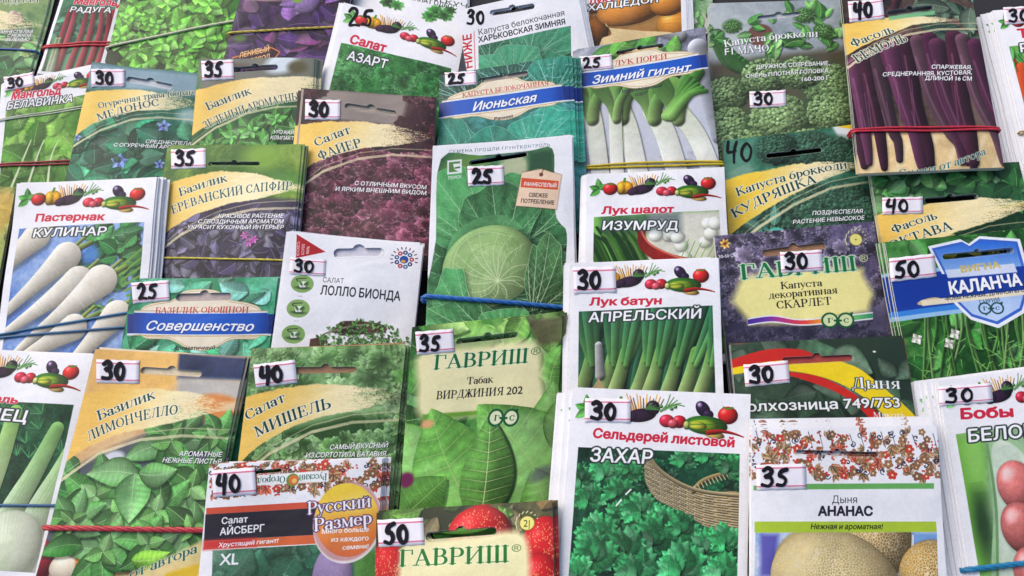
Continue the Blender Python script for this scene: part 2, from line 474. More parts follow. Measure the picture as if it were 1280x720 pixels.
    def curd(s, x, y, r, col, n=140, px=True, dark=(30, 60, 35)):
        """a tight head of small buds (broccoli, frilly heads)"""
        if px: x, y = s.m((x, y))
        s.ell(x, y, r, r * .86, dark, 0, r * .2, .9, False)
        for i in range(int(n * 1.9)):
            q = math.sqrt(s.rs.rand()) * r * .97; t = s.rs.rand() * 6.283
            dx, dy = q * math.cos(t), q * math.sin(t) * .86
            b = .62 + .4 * (1 - q / r) - .22 * dx / r - .28 * dy / r + s.rs.uniform(-.14, .14)
            k = r * s.rs.uniform(.035, .085)
            s.ball(x + dx, y + dy, k, k * .9, tuple(np.array(col) * b), 0, .04, .7, False, .1, 0, .28)
    def slot(s, a, b, h, bump=True):
        """the hanging slot is really cut through the sheet"""
        A_, B_ = s.m(a), s.m(b); L = np.hypot(*(B_ - A_)); d = (B_ - A_) / L
        w_ = s.win(min(A_[0], B_[0]) - h * 3, min(A_[1], B_[1]) - h * 4, max(A_[0], B_[0]) + h * 3, max(A_[1], B_[1]) + h * 3)
        if w_ is None: return
        sl_, X, Y = w_
        dx, dy = X - A_[0], Y - A_[1]
        u = dx * d[0] + dy * d[1]; v = -dx * d[1] + dy * d[0]
        D = h / 2 - np.hypot(u - np.clip(u, h / 2, L - h / 2), v)
        if bump: 
            D = np.maximum(D, h * .62 - np.hypot(u - L / 2, v + h * .28))
        s.alpha[sl_] *= 1 - np.clip(D * 2 + .5, 0, 1)
        rim = np.clip(1 - abs(D + .2) / .5, 0, 1) * .35
        s.put(sl_, rim.astype(np.float32), C(235, 235, 235))
    def frill(s, dark, mid, light, k=7., sc=1.1, al=.75, rect=None, warp=10., m_=None):
        """layer upon layer of curly leaf edges: each layer brightens to its rim, then drops into the dark of the next"""
        w_ = s.full() if rect is None else s.win(*np.array(s.ms([rect[:2], rect[2:]])).ravel())
        if w_ is None: return
        sl_, X, Y = w_; q = s.rs.randint(90)
        wx = noise_b(X, Y, 3.2, 1, q + 1) - .5; wy = noise_b(X, Y, 3.2, 1, q + 2) - .5
        n = noise_b(X + warp * wx, Y + warp * wy, sc, 0, q) * .8 + .2 * noise_b(X, Y, sc * 2.2, 1, q + 4)
        f = (n * k + .35 * noise_b(X, Y, 5, 1, q + 5)) % 1.
        g = noise_b(X, Y, 9, 2, q + 6)
        rim = ss(.62, .96, f) * (.55 + .9 * (g - .3))
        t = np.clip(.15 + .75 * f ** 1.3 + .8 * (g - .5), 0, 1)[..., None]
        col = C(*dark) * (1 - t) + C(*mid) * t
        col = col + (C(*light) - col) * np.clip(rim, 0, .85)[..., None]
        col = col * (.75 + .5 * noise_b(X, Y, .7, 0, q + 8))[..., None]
        mk = np.full(X.shape, al, dtype=np.float32)
        if m_ is not None:
            r = s.polymask(s.ms(m_), 3); z = np.zeros((s.h, s.w), dtype=np.float32); z[r[0]] = r[1]; mk = mk * z[sl_]
        s.put(sl_, mk, np.clip(col, 0, 1))
    def vleaf(s, cx, cy, rx, ry, base, col, vein=(176, 210, 168), rough=.09, nv=9, tone=1., sh=.55):
        """a broad cabbage leaf: wavy margin, veins branching from its base"""
        rs = s.rs; N = 18; o = rs.rand() * 6.28
        P = [(cx + rx * (1 + rough * math.sin(3 * t + o) + rs.normal(0, rough * .55)) * math.cos(t), cy + ry * (1 + rough * math.sin(4 * t + 2 * o) + rs.normal(0, rough * .55)) * math.sin(t)) for t in np.linspace(0, 2 * math.pi, N + 1)[:-1]]
        Q = catmull(s.ms(P), 5, True)
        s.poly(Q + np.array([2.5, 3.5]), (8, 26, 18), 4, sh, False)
        r = s.polymask(Q, .4)
        if r is None: return
        sl_, mk, X, Y = r; B = s.m(base); q = rs.randint(90)
        d = np.hypot(X - B[0], Y - B[1]) / max(rx, ry); th = np.arctan2(Y - B[1], X - B[0])
        n1 = noise_b(X, Y, 1.6, 0, q); n2 = noise(X, Y, 9, 2, q + 1)
        pk = np.abs(np.sin(th * nv * 1.5 + 3 * n1)) 
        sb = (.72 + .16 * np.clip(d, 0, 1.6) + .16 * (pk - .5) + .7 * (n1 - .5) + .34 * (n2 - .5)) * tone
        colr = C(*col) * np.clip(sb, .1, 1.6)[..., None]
        s.put(sl_, mk, np.clip(colr, 0, 1))
        old = s.clip; z = np.zeros((s.h, s.w), dtype=np.float32); z[sl_] = mk
        s.clip = z if old is None else z * old
        for i in range(nv):
            e = P[int((i + .5) / nv * N) % N]
            mx, my = base[0] + (e[0] - base[0]) * .5 + rs.normal(0, rx * .06), base[1] + (e[1] - base[1]) * .5 + rs.normal(0, ry * .06)
            s.line([base, (mx, my), e], .75, vein, .22, .8)
            dx, dy = e[0] - base[0], e[1] - base[1]
            for t in (.25, .4, .55, .7, .82):
                for sg in (-1, 1):
                    bx, by = base[0] + dx * t, base[1] + dy * t; ca, sa = math.cos(.7 * sg), math.sin(.7 * sg); l = .26 * (1.1 - t) + .05
                    s.line([(bx, by), (bx + (dx * ca - dy * sa) * l, by + (dx * sa + dy * ca) * l)], .3, vein, .12, .55)
        s.clip = old
        s.line(np.vstack([Q, Q[:1]]), .35, vein, px=False, al=.6, curve=False)
    # -- lettering
    def text(s, font, body, p0, p1, h, col, out=None, outw=2, shadow=None, shear=0., sag=0., al=1., track=0.):
        a, b = s.m(p0), s.m(p1)
        d = b - a; L = np.hypot(*d); d = d / L
        pn = np.array([p1[0] - p0[0], p1[1] - p0[1]], dtype=float); pn /= np.hypot(*pn)
        hp = np.hypot(*(s.m((p0[0] + pn[1] * h, p0[1] - pn[0] * h)) - a))
        adv = [glyph(font, c)[1] + track for c in body]
        N = sum(adv); sx = L / (N * hp)
        def lay(grow, color, ox, oy, al_):
            pos = 0.
            for c, ad in zip(body, adv):
                g = glyph(font, c, grow) if c != ' ' else None
                if g is not None and g[0] is not None:
                    M, _, x0 = g[:3]; pd = (g[3] if len(g) > 3 else 0) / GP
                    t = (pos + ad / 2) / N
                    cy = sag * 4 * t * (1 - t); sl_t = sag * 4 * (1 - 2 * t) / L
                    e = np.array([d[0] + d[1] * sl_t, d[1] - d[0] * sl_t]); e /= np.hypot(*e)
                    o = a + d * (pos + ad / 2) / N * L + np.array([d[1], -d[0]]) * cy - e * ad / 2 * sx * hp + np.array([ox, oy])
                    wr = hp * (ad * sx + .6 + abs(shear)) + 2; up = hp * 1.6 + 1
                    cx, cyy = o + e * ad * sx * hp / 2
                    w_ = s.win(cx - wr, cyy - wr - up, cx + wr, cyy + wr + up * .6)
                    if w_ is not None:
                        sl_, X, Y = w_
                        dx, dy = X - o[0], Y - o[1]
                        gy = (dx * e[1] - dy * e[0]) / hp
                        gx = (dx * e[0] + dy * e[1]) / hp / sx - shear * gy / sx
                        fx = (gx - x0) * GP - .5; fy = (GY1 + pd - gy) * GP - .5
                        ok = (fx > 0) & (fy > 0) & (fx < M.shape[1] - 2) & (fy < M.shape[0] - 2)
                        if ok.any():
                            fx = np.where(ok, fx, 0); fy = np.where(ok, fy, 0)
                            ix, iy = fx.astype(int), fy.astype(int); ax, ay = fx - ix, fy - iy
                            v = (M[iy, ix] * (1 - ax) + M[iy, ix + 1] * ax) * (1 - ay) + (M[iy + 1, ix] * (1 - ax) + M[iy + 1, ix + 1] * ax) * ay
                            s.put(sl_, (v * ok * al_).astype(np.float32), C(*color))
                pos += ad
        if shadow: lay(1, shadow[2], shadow[0], shadow[1], .75)
        if out: lay(max(1, int(outw * GP / hp / 1.0 + .5)) if outw < 1 else int(outw), out, 0, 0, 1)
        lay(0, col, 0, 0, al)
    # -- finishing
    def image(s, name):
        k = s.rs.randint(99)
        sl_, X, Y = s.full()
        s.A *= (.97 + .06 * noise(X, Y, 3, 1, k))[..., None]
        s.A = np.clip(s.A, 0, 1); g = s.A.mean(2, keepdims=True); A_ = np.clip(g + (s.A - g) * 1.04, 0, 1); A_ = A_ * (.955 + .09 * noise(X, Y, 11, 2, k + 7))[..., None]; A_ = A_ + .16 * (ss(0, 1, A_) - A_); s.A = .885 * np.clip(A_, 0, 1) ** .96
        buf = np.ones((s.h, s.w, 4), dtype=np.float32)
        buf[..., :3] = np.clip(s.A, 0, 1); buf[..., 3] = s.alpha
        im = bpy.data.images.new(name, s.w, s.h, alpha=True)
        im.alpha_mode = 'CHANNEL_PACKED'
        im.pixels.foreach_set(buf[::-1].ravel()); im.update(); im.pack()
        return im

def catmull(P, k=6, closed=False):
    P = np.asarray(P, dtype=float); n = len(P); out = []
    for i in range(n if closed else n - 1):
        g = (lambda j: P[j % n]) if closed else (lambda j: P[min(max(j, 0), n - 1)])
        p0, p1, p2, p3 = g(i - 1), g(i), g(i + 1), g(i + 2)
        for j in range(k):
            t = j / k
            out.append(.5 * (2 * p1 + (p2 - p0) * t + (2 * p0 - 5 * p1 + 4 * p2 - p3) * t * t + (3 * p1 - p0 - 3 * p2 + p3) * t ** 3))
    if not closed: out.append(P[-1])
    return np.array(out)
# ------------------------------------------------------------------ motifs that several prints share
RED, DKG, WHT, INK = (196, 40, 66), (16, 62, 56), (246, 246, 248), (24, 24, 28)

def frieze(c):
    W = c.W
    def q(u, v): return (u * W, v * W)
    def ball(u, v, rx, ry, col, rot=0, hl=.5, **k): c.ball(u * W, v * W, rx * W, ry * W, col, rot, hl, .35, False, sh=.12, **k)
    for a, l in ((100, .09), (160, .08), (215, .085), (40, .06)):
        c.leaf(.095 * W, .125 * W, l * W, .045 * W, a, (70, 150, 60), (150, 200, 120), 0, 4, .1, False)
    ball(.27, .12, .062, .055, (238, 178, 40)); ball(.245, .125, .03, .05, (244, 190, 60)); ball(.30, .125, .03, .048, (232, 160, 30))
    c.line([q(.27, .075), q(.275, .05)], .009 * W, (90, 130, 40), px=False)
    ball(.17, .125, .053, .048, (214, 40, 44)); c.line([q(.15, .085), q(.19, .09)], .006 * W, (60, 130, 40), px=False)
    for i in range(12):
        u = .335 + i * .012
        c.line([q(u + .01, .13), q(u - .03 + i * .007, .025 + .012 * (i % 3))], .0055 * W, [(226, 168, 66), (190, 130, 50), (120, 90, 40)][i % 3], .003 * W, px=False)
    ball(.39, .145, .085, .038, (58, 34, 62), 8, .4); ball(.33, .155, .04, .03, (66, 40, 70), 20, .3)
    ball(.455, .10, .04, .042, (40, 30, 44), 0, .3)
    for i in range(4): c.line([q(.42, .105), q(.45 + .02 * i, .075 + .012 * i)], .007 * W, (70, 120, 60), .002 * W, px=False)
    for i in range(5):
        c.line([q(.5, .12), q(.53 + .012 * i, .08), q(.55 + .02 * i, .02 + .016 * i)], .0045 * W, (96, 140, 80), .003 * W, px=False)
        ball(.5 + .02 * i, .09 + .012 * (i % 2), .011, .010, (80, 140, 70))
    ball(.535, .17, .042, .036, (216, 50, 74)); ball(.605, .172, .04, .036, (206, 40, 56)); ball(.57, .185, .03, .026, (226, 90, 104))
    ball(.735, .095, .036, .05, (48, 30, 62), 38, .6); ball(.765, .125, .03, .026, (52, 32, 66), 0, .2)
    ball(.875, .125, .056, .05, (218, 44, 40)); c.line([q(.85, .08), q(.875, .088), q(.9, .08)], .005 * W, (70, 130, 50), px=False)
    ball(.80, .235, .06, .022, (246, 206, 110), -10, .2)
    ball(.755, .185, .12, .052, (60, 128, 40), -4, .15); ball(.745, .185, .085, .036, (150, 184, 50), -4, .25); ball(.71, .19, .05, .024, (206, 204, 70), -4, .2)
    for k in (-1, 0, 1): c.line([q(.65, .185 + k * .022), q(.75, .18 + k * .03), q(.86, .18 + k * .012)], .006 * W, (40, 104, 36), .002 * W, .6, .5, False)
    ball(.645, .19, .017, .024, (196, 206, 120), 0, .1)
    c.line([q(.77, .225), q(.84, .215), q(.91, .225), q(.965, .242)], .014 * W, (206, 44, 40), .003 * W, px=False, shade=.6)

def picture(c, u0=.055, v0=.31, u1=.945, v1=None):
    v1 = c.H / c.W - .05 if v1 is None else v1
    W = c.W
    c.setclip([(u0 * W, v0 * W), (u1 * W, v0 * W), (u1 * W, v1 * W), (u0 * W, v1 * W)], .2, False)

def banner(c, top=((0, .30), (.2, .265), (.45, .24), (.7, .25), (.95, .285)),
           low=((0, .74), (.12, .62), (.28, .53), (.5, .455), (.75, .41), (.95, .35)),
           arc=((0, .84), (.2, .67), (.45, .545), (.7, .49), (1., .48)), yel=(246, 200, 100), crm=(248, 230, 180), line=(234, 222, 180), fade=.72):
    """the swept brush stroke of straw yellow behind the title, with its pale arc"""
    sl_, X, Y = c.full(); u, v = X / c.W, Y / c.W
    k = c.rs.randint(90)
    n1 = noise(u * 100, v * 700, 3, 2, k) - .5; n2 = noise(u * 300, v * 300, 2, 1, k + 1) - .5
    t = np.interp(u, *np.array(top).T) + .03 * n2; b = np.interp(u, *np.array(low).T) + .02 * n2
    mk = ss(-.004, .006, v - t) * ss(-.004, .006, b - v)
    mk *= 1 - ss(fade, fade + .25, u + .5 * n1 + .12 * n2)
    col = C(*yel) + (C(*crm) - C(*yel)) * ss(.05, .6, u + .1 * n2 + .35 * (v - .45))[..., None]
    col = col * (1 + .10 * n1)[..., None]
    c.put(sl_, mk, np.clip(col, 0, 1))
    a = np.interp(u, *np.array(arc).T) + .006 * n2
    wd = .011 + .006 * (1 - u)
    c.put(sl_, ss(wd, wd * .5, abs(v - a)) * (.95 - .35 * u) * (.7 + .6 * (n1 + .5)).clip(0, 1), C(*line))
    a2 = a - .035 - .02 * u
    c.put(sl_, ss(.006, .002, abs(v - a2)) * .55, C(*line) * .9)

def plaque(c, L, Rr, hh, cx, wid, fold=None, lobe=True, body=(20, 74, 170)):
    """cream label, blue ribbon across it; L, Rr: ends of the ribbon's middle line, hh: half its height, on the photograph"""
    d = np.array([Rr[0] - L[0], Rr[1] - L[1]], dtype=float); ln = np.hypot(*d); d /= ln; nrm = np.array([-d[1], d[0]])
    def q(t, h): return tuple(np.array(L) + d * ln * t + nrm * h)
    gold, crm = (186, 160, 110), (238, 226, 200)
    def lab(g):
        return [q(.06, 0), q(.08, -hh * 1.2 - g), q(.16, -hh * 1.75 - g), q(.3, -hh * 2.1 - g), q(.38, -hh * 2.9 - g), q(.5, -hh * 3.1 - g), q(.62, -hh * 2.9 - g), q(.7, -hh * 2.1 - g),
                q(.84, -hh * 1.75 - g), q(.92, -hh * 1.2 - g), q(.94, 0), q(.9, hh * 1.25 + g), q(.72, hh * 1.45 + g), q(.6, hh * 2.25 + g), q(.5, hh * 2.5 + g), q(.4, hh * 2.25 + g), q(.28, hh * 1.45 + g), q(.1, hh * 1.25 + g)]
    c.smooth(lab(2.2), gold); c.smooth(lab(1.2), (246, 240, 226)); c.smooth(lab(.1), gold); c.smooth(lab(-.8), crm, n=.03)
    for sg, t0, t1 in ((-1, -.02, .06), (1, .94, 1.03)):        # folded ends
        c.poly([q(t0, -hh * .35 - 3), q(t1, -hh * .35 - 3), q(t1, hh * 1.2), q(t0, hh * 1.2)], (216, 220, 226))
        c.poly([q(t0, -hh * .8 - 1), q(t1, -hh * .8 - 1), q(t1, hh), q(t0, hh)], (14, 48, 120))
    A1, B1 = .03, .97
    c.smooth([q(A1, -hh - 1.8), q(.5, -hh - .6), q(B1, -hh - 1.8), q(B1, hh + 1.4), q(.5, hh + 2.6), q(A1, hh + 1.4)], (226, 228, 232), k=1)
    def band(g): return [q(A1, -hh + g)] + [q(A1 + (B1 - A1) * i / 8, -hh + g + 1.6 * math.sin(math.pi * i / 8)) for i in range(1, 9)] + [q(B1 - (B1 - A1) * i / 8, hh - g + 1.6 * math.sin(math.pi * i / 8)) for i in range(0, 9)]
    c.grad(band(0), None, None, q(0, 0), q(1, 0), stops=[(0, (12, 46, 120)), (.12, (22, 84, 178)), (.5, (26, 92, 190)), (.88, (22, 84, 178)), (1, (12, 50, 128))])
    c.line([q(A1, hh + 2.2), q(.5, hh + 3.6), q(B1, hh + 2.2)], .5, gold); c.line([q(A1, -hh - 2.4), q(.5, -hh - 1.2), q(B1, -hh - 2.4)], .5, gold)

def gslogo(c, x, y, rx, ry, col=(22, 84, 48), fill=None, letters=(150, 50, 40)):
    for sx in (-1, 1):
        X = x + sx * rx * .5
        if fill: c.ell(X, y, rx * .5, ry, fill)
        c.ell(X, y, rx * .46, ry * .95, col, ring=ry * .13)
        c.text('serif', 'гс'[sx > 0], (X - rx * .14, y + ry * .35), (X + rx * .2, y + ry * .35), ry * .95, col)
    c.line([(x - rx * .2, y + ry * .05), (x + rx * .2, y + ry * .05)], ry * .14, col)
    c.leaf(x + rx * .75, y - ry * .7, rx * .3, ry * .4, 40, col, None, 0, 3, 0)
    c.leaf(x - rx * .5, y + ry * .9, rx * .25, ry * .35, -60, col, None, 0, 3, 0)

def sunlogo(c, x, y, r, glyph_=None):
    c.ell(x, y, r, r * .92, (236, 226, 130)); c.ell(x, y, r, r * .92, (120, 110, 40), ring=.35)
    if glyph_: c.text('sans', glyph_, (x - r * .55, y + r * .5), (x + r * .45, y + r * .5), r, (60, 70, 30))
    else: c.ell(x, y, 1, 1, (90, 100, 50))
    for i in range(11):
        a = math.radians(200 - 22 * i)
        px_, py_ = x + (r + 5) * math.cos(a), y - (r + 5) * math.sin(a)
        c.line([(px_ - math.sin(a) * 1.2, py_ - math.cos(a) * 1.2 + 1), (px_ + math.sin(a) * .8, py_ + math.cos(a) * .6 - 1)], .55, (222, 226, 170))

def author(c, t1, a1, b1, t2, a2, b2, h1=9, h2=10, cap=(), caph=4.6, sag1=2., sag2=4., col=DKG, **bn):
    banner(c, **bn)
    o = (250, 242, 214)
    c.text('serif', t1, a1, b1, h1, col, o, 3, sag=sag1); c.text('serif', t2, a2, b2, h2, col, o, 3, sag=sag2)
    for tx, p, q in cap: c.text('bold', tx, p, q, caph, WHT, None, 0, (.5, .6, (10, 20, 14)), .15)

def family(c, t1, a1, b1, h1, t2, a2, b2, h2, pic, v0=.335):
    """white sheet with the row of vegetables along its top"""
    frieze(c)
    picture(c, v0=v0); pic(c); c.setclip()
    c.text('black', t1, a1, b1, h1, RED, WHT, 2, shear=.05)
    c.text('bold', t2, a2, b2, h2, WHT, (40, 52, 50), 5, (.9, .9, (20, 26, 24)), .08)

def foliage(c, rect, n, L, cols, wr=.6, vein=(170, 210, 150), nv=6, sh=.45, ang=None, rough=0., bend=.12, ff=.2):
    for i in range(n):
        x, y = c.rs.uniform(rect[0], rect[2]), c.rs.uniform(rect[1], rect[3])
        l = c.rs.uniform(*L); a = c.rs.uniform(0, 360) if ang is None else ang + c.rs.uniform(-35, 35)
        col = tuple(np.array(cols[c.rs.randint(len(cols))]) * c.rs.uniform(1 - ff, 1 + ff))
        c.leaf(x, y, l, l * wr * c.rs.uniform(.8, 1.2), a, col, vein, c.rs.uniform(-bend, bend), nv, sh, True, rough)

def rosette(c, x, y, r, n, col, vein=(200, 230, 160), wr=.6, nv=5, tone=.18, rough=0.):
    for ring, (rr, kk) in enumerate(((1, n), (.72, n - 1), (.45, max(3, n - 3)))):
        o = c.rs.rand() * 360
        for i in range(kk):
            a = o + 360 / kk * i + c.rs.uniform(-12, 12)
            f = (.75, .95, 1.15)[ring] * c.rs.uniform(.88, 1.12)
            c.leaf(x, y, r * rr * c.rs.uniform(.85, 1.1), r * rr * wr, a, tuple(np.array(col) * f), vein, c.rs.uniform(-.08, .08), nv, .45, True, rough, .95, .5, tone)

def ruffles(c, rect, n, r, cols, edge, lobes=7):
    for i in range(n):
        col = tuple(np.array(cols[c.rs.randint(len(cols))]) * c.rs.uniform(.8, 1.15))
        c.ruffle(c.rs.uniform(rect[0], rect[2]), c.rs.uniform(rect[1], rect[3]), c.rs.uniform(*r), col, edge, c.rs.randint(5, 10))

def root(c, a, b, r0, r1, col=(226, 220, 200), n=.05):
    c.line([(a[0] + 2.5, a[1] + 3), (b[0] + 2.5, b[1] + 3)], r0 * 1.03, (20, 30, 30), r1, .4, 2)
    m = ((a[0] + b[0]) / 2, (a[1] + b[1]) / 2)
    c.line([a, (a[0] * .8 + b[0] * .2, a[1] * .8 + b[1] * .2), m, b], r0, col, r1, shade=.4, n=n)
    d = np.array([b[0] - a[0], b[1] - a[1]]); L = np.hypot(*d); d = d / L; pn = np.array([-d[1], d[0]])
    for i in range(int(L / 3)):
        t = c.rs.rand(); w_ = (r0 + (r1 - r0) * t) * c.rs.uniform(.2, .5); o = c.rs.uniform(-.5, .5) * (r0 + (r1 - r0) * t)
        q = np.array(a) + d * L * t + pn * o
        c.line([tuple(q - pn * w_), tuple(q + pn * w_)], .22, tuple(np.array(col) * .82), al=.55)

def stalk(c, P, r0, r1, col, c2=None, shade=.7):
    c.line([(p[0] + 1.5, p[1] + 1.5) for p in P], r0, (10, 20, 12), r1, .35, 1.5)
    c.line(P, r0, col, r1, shade=shade, c2=c2, n=.08)

def ornament(c, x0, y0, x1, y1, n, tilt=0.):
    """painted folk flowers and berries"""
    for i in range(n):
        x = c.rs.uniform(x0, x1); y = c.rs.uniform(y0, y1) + tilt * (x - x0) / (x1 - x0); k = c.rs.rand()
        if k < .3:
            cc = [(126, 92, 66), (150, 112, 78), (140, 100, 70), (190, 66, 50)][c.rs.randint(4)]; o = c.rs.rand() * 72; r = c.rs.uniform(3.4, 5.4)
            for j in range(5):
                a = math.radians(o + 72 * j); c.ell(x + r * .7 * math.cos(a), y - r * .7 * math.sin(a), r * .5, r * .42, cc)
            c.ell(x, y, r * .25, r * .25, (240, 220, 190))
        elif k < .5:
            cc = [(196, 84, 62), (156, 116, 78), (140, 106, 74), (150, 112, 80)][c.rs.randint(4)]; a = c.rs.rand() * 360
            for j in (-60, -20, 20, 60): c.leaf(x, y, c.rs.uniform(8, 12), 4.6, a + j, cc, (240, 214, 180), 0, 4, 0)
        elif k < .78:
            for j in range(3): c.ell(x + c.rs.uniform(-4, 4), y + c.rs.uniform(-3, 3), 1.3, 1.2, (190, 64, 48))
        else:
            a = c.rs.rand() * 6.28; P = [(x + 4.5 * (1 - j / 8) * math.cos(a + j * .8), y + 4 * (1 - j / 8) * math.sin(a + j * .8)) for j in range(8)]
            c.line(P, .45, (40, 44, 66), .9)

# ------------------------------------------------------------------ the prints, one function for each kind of packet; points are read off the photograph
def art_native(c):
    c.cloud([(26, 66, 42), (60, 110, 60), (120, 150, 90)], 1.4)
    foliage(c, (-60, 30, 60, 110), 50, (16, 30), [(50, 110, 56), (36, 84, 48), (90, 140, 80)])
    c.ruffle(18, 22, 14, (236, 200, 196), (250, 226, 220), 5); c.ruffle(32, 66, 10, (150, 180, 110), (190, 210, 150))
    author(c, 'Лук', (-70, 12), (-40, 4), 'НАРОДНАЯ', (-22, 12), (49, 4), 8, 8.5,
           (('РАННЕСПЕЛАЯ', (-4, 42), (41, 42)), ('С НЕЖНОЙ', (9, 47), (39, 47)), ('ЗЕЛЕНЬЮ', (7, 52), (37, 52))), 4)

def art_chard_red(c):
    def pic(c):
        c.cloud([(14, 50, 36), (40, 100, 70), (90, 140, 110)], 1.6)
        foliage(c, (70, 10, 155, 50), 26, (18, 34), [(30, 92, 66), (46, 120, 84), (20, 70, 52)], .7, (120, 170, 140), 5, rough=.12)
        for i in range(8):
            x = 66 + i * 11 + c.rs.uniform(-3, 3)
            stalk(c, [(x + 22 - i * 1.5, 14), (x + 12, 45), (x - 6, 96 + c.rs.uniform(-4, 6))], 3.2, 5.5, [(196, 44, 70), (216, 70, 96), (170, 30, 56)][i % 3], (226, 120, 120))
        for x in (48, 58, 62): stalk(c, [(x + 14, 50), (x + 2, 95)], 2.4, 5, (190, 210, 150), (230, 236, 214))
    family(c, 'Мангольд', (92, 6), (154, 9), 8, 'РАДУГА', (87, 16), (139, 17), 6.5, pic)

def art_rosettes(c):
    c.cloud([(12, 44, 14), (36, 100, 30), (60, 130, 40)], 1.5)
    for x, y, r in ((165, 20, 24), (210, 6, 26), (262, 8, 26), (180, 66, 26), (292, 34, 22), (232, 70, 24), (275, 66, 26), (150, 46, 20), (222, 40, 30), (258, 46, 30), (205, 56, 26), (170, 92, 24), (225, 100, 28), (270, 96, 26), (195, 30, 20)):
        rosette(c, x, y, r * 1.15, 7, (108, 190, 66), (180, 226, 130), .74, 3, .22)

def art_purple_basil(c):
    c.cloud([(16, 8, 24), (50, 30, 66), (90, 60, 100)], 1.6)
    foliage(c, (285, -20, 435, 100), 90, (22, 42), [(86, 58, 112), (60, 36, 84), (110, 76, 130), (46, 26, 60), (96, 50, 90)], .62, (140, 110, 160), 6)
    c.ell(330, -2, 26, 5, (236, 200, 170), 0, 2, .8); c.ell(372, 2, 6, 4, (120, 160, 60), 0, 1); c.ell(300, 48, 8, 5, (96, 140, 60), 0, 2, .8)
    c.poly([(290, 72), (340, 60), (351, 66), (345, 75), (300, 86)], (214, 130, 60)); c.poly([(292, 73), (339.5, 61.5), (349, 66.5), (344, 73.5), (300, 84)], (56, 26, 44))
    c.text('bold', 'ЛЕНИВЫЙ', (299, 73), (337, 65), 6.5, (240, 190, 130), shear=.2); c.text('bold', 'САДОВОД', (302, 82), (338, 74), 5.5, (240, 190, 130), shear=.2)

def art_salad_white(c):
    def pic(c):
        c.cloud([(24, 84, 40), (56, 136, 66), (96, 170, 96)], 2)
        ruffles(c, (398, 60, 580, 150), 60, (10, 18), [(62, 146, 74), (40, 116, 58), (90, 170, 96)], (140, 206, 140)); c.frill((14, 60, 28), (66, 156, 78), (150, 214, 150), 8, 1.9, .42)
    family(c, 'Салат', (436, 54), (481, 66), 11, 'АЗАРТ', (433, 75), (483, 87), 11.5, pic, .36)

def art_odessa(c):
    for x, y in ((486, 4), (496, 8), (545, 16), (556, 20), (562, 14), (536, 22)): c.ruffle(x, y, 12, (84, 160, 80), (150, 210, 140), 8, sh=.1)
    c.text('sans', 'ОДЕССКИЙ КУЧЕРЯВЕЦ', (470, -12), (640, 22), 5, (40, 60, 50)); c.text('bold', 'САЛАТ ОДЕСС', (512, 1), (571, 13), 5.5, (40, 60, 50))

def art_kharkov(c):
    W = c.W
    c.setclip([(598, 58), (713, 33), (716, 220), (600, 230)])
    c.cloud([(20, 70, 56), (50, 110, 84), (100, 150, 120)], 1.2)
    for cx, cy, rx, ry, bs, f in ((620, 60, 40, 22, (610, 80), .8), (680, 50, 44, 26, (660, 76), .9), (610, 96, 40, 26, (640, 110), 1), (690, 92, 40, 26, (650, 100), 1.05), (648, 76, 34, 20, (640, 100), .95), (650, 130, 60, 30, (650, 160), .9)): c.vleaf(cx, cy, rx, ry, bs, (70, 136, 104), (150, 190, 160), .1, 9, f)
    c.setclip()
    c.text('sans', 'Капуста белокочанная', (598, 45), (706, 20), 7.5, INK); c.text('bold', 'ХАРЬКОВСКАЯ ЗИМНЯЯ', (598, 54), (707, 31), 7, INK)
    c.text('bold', 'ЦЕНА НИЖЕ', (592, 130), (589, 42), 11, (190, 34, 40)); c.line([(595, 120), (592.5, 40)], .5, (210, 110, 110))
    c.slot((612, 17), (668, 8), 8)

def art_onions(c):
    def pic(c):
        c.cloud([(60, 40, 20), (120, 80, 40), (160, 120, 70)], 1.5)
        for x, y, rx, ry, col in ((745, 0, 24, 20, (190, 110, 40)), (845, 30, 24, 22, (222, 150, 60)), (742, 40, 18, 22, (150, 90, 30)), (790, 10, 44, 26, (214, 140, 60)), (836, 5, 24, 18, (210, 136, 56)), (760, 70, 20, 18, (170, 110, 50))):
            c.ball(x, y, rx, ry, col, 10, .3, .3, tex=.06)
            for i in range(7): c.line([(x - rx * .9, y + (i - 3) * 1.2), (x, y + (i - 3) * ry * .25), (x + rx * .9, y + (i - 3) * 1.2)], .3, tuple(np.array(col) * .7), al=.5)
        c.smooth([(757, 30), (762, 36), (800, 40), (842, 42), (860, 60), (760, 66), (752, 50), (764, 44)], (226, 200, 150), n=.1)
    family(c, 'Лук репчатый', (736, 6), (822, -8), 8, 'ХАЛЦЕДОН', (734, 14), (823, 4), 7.5, pic)

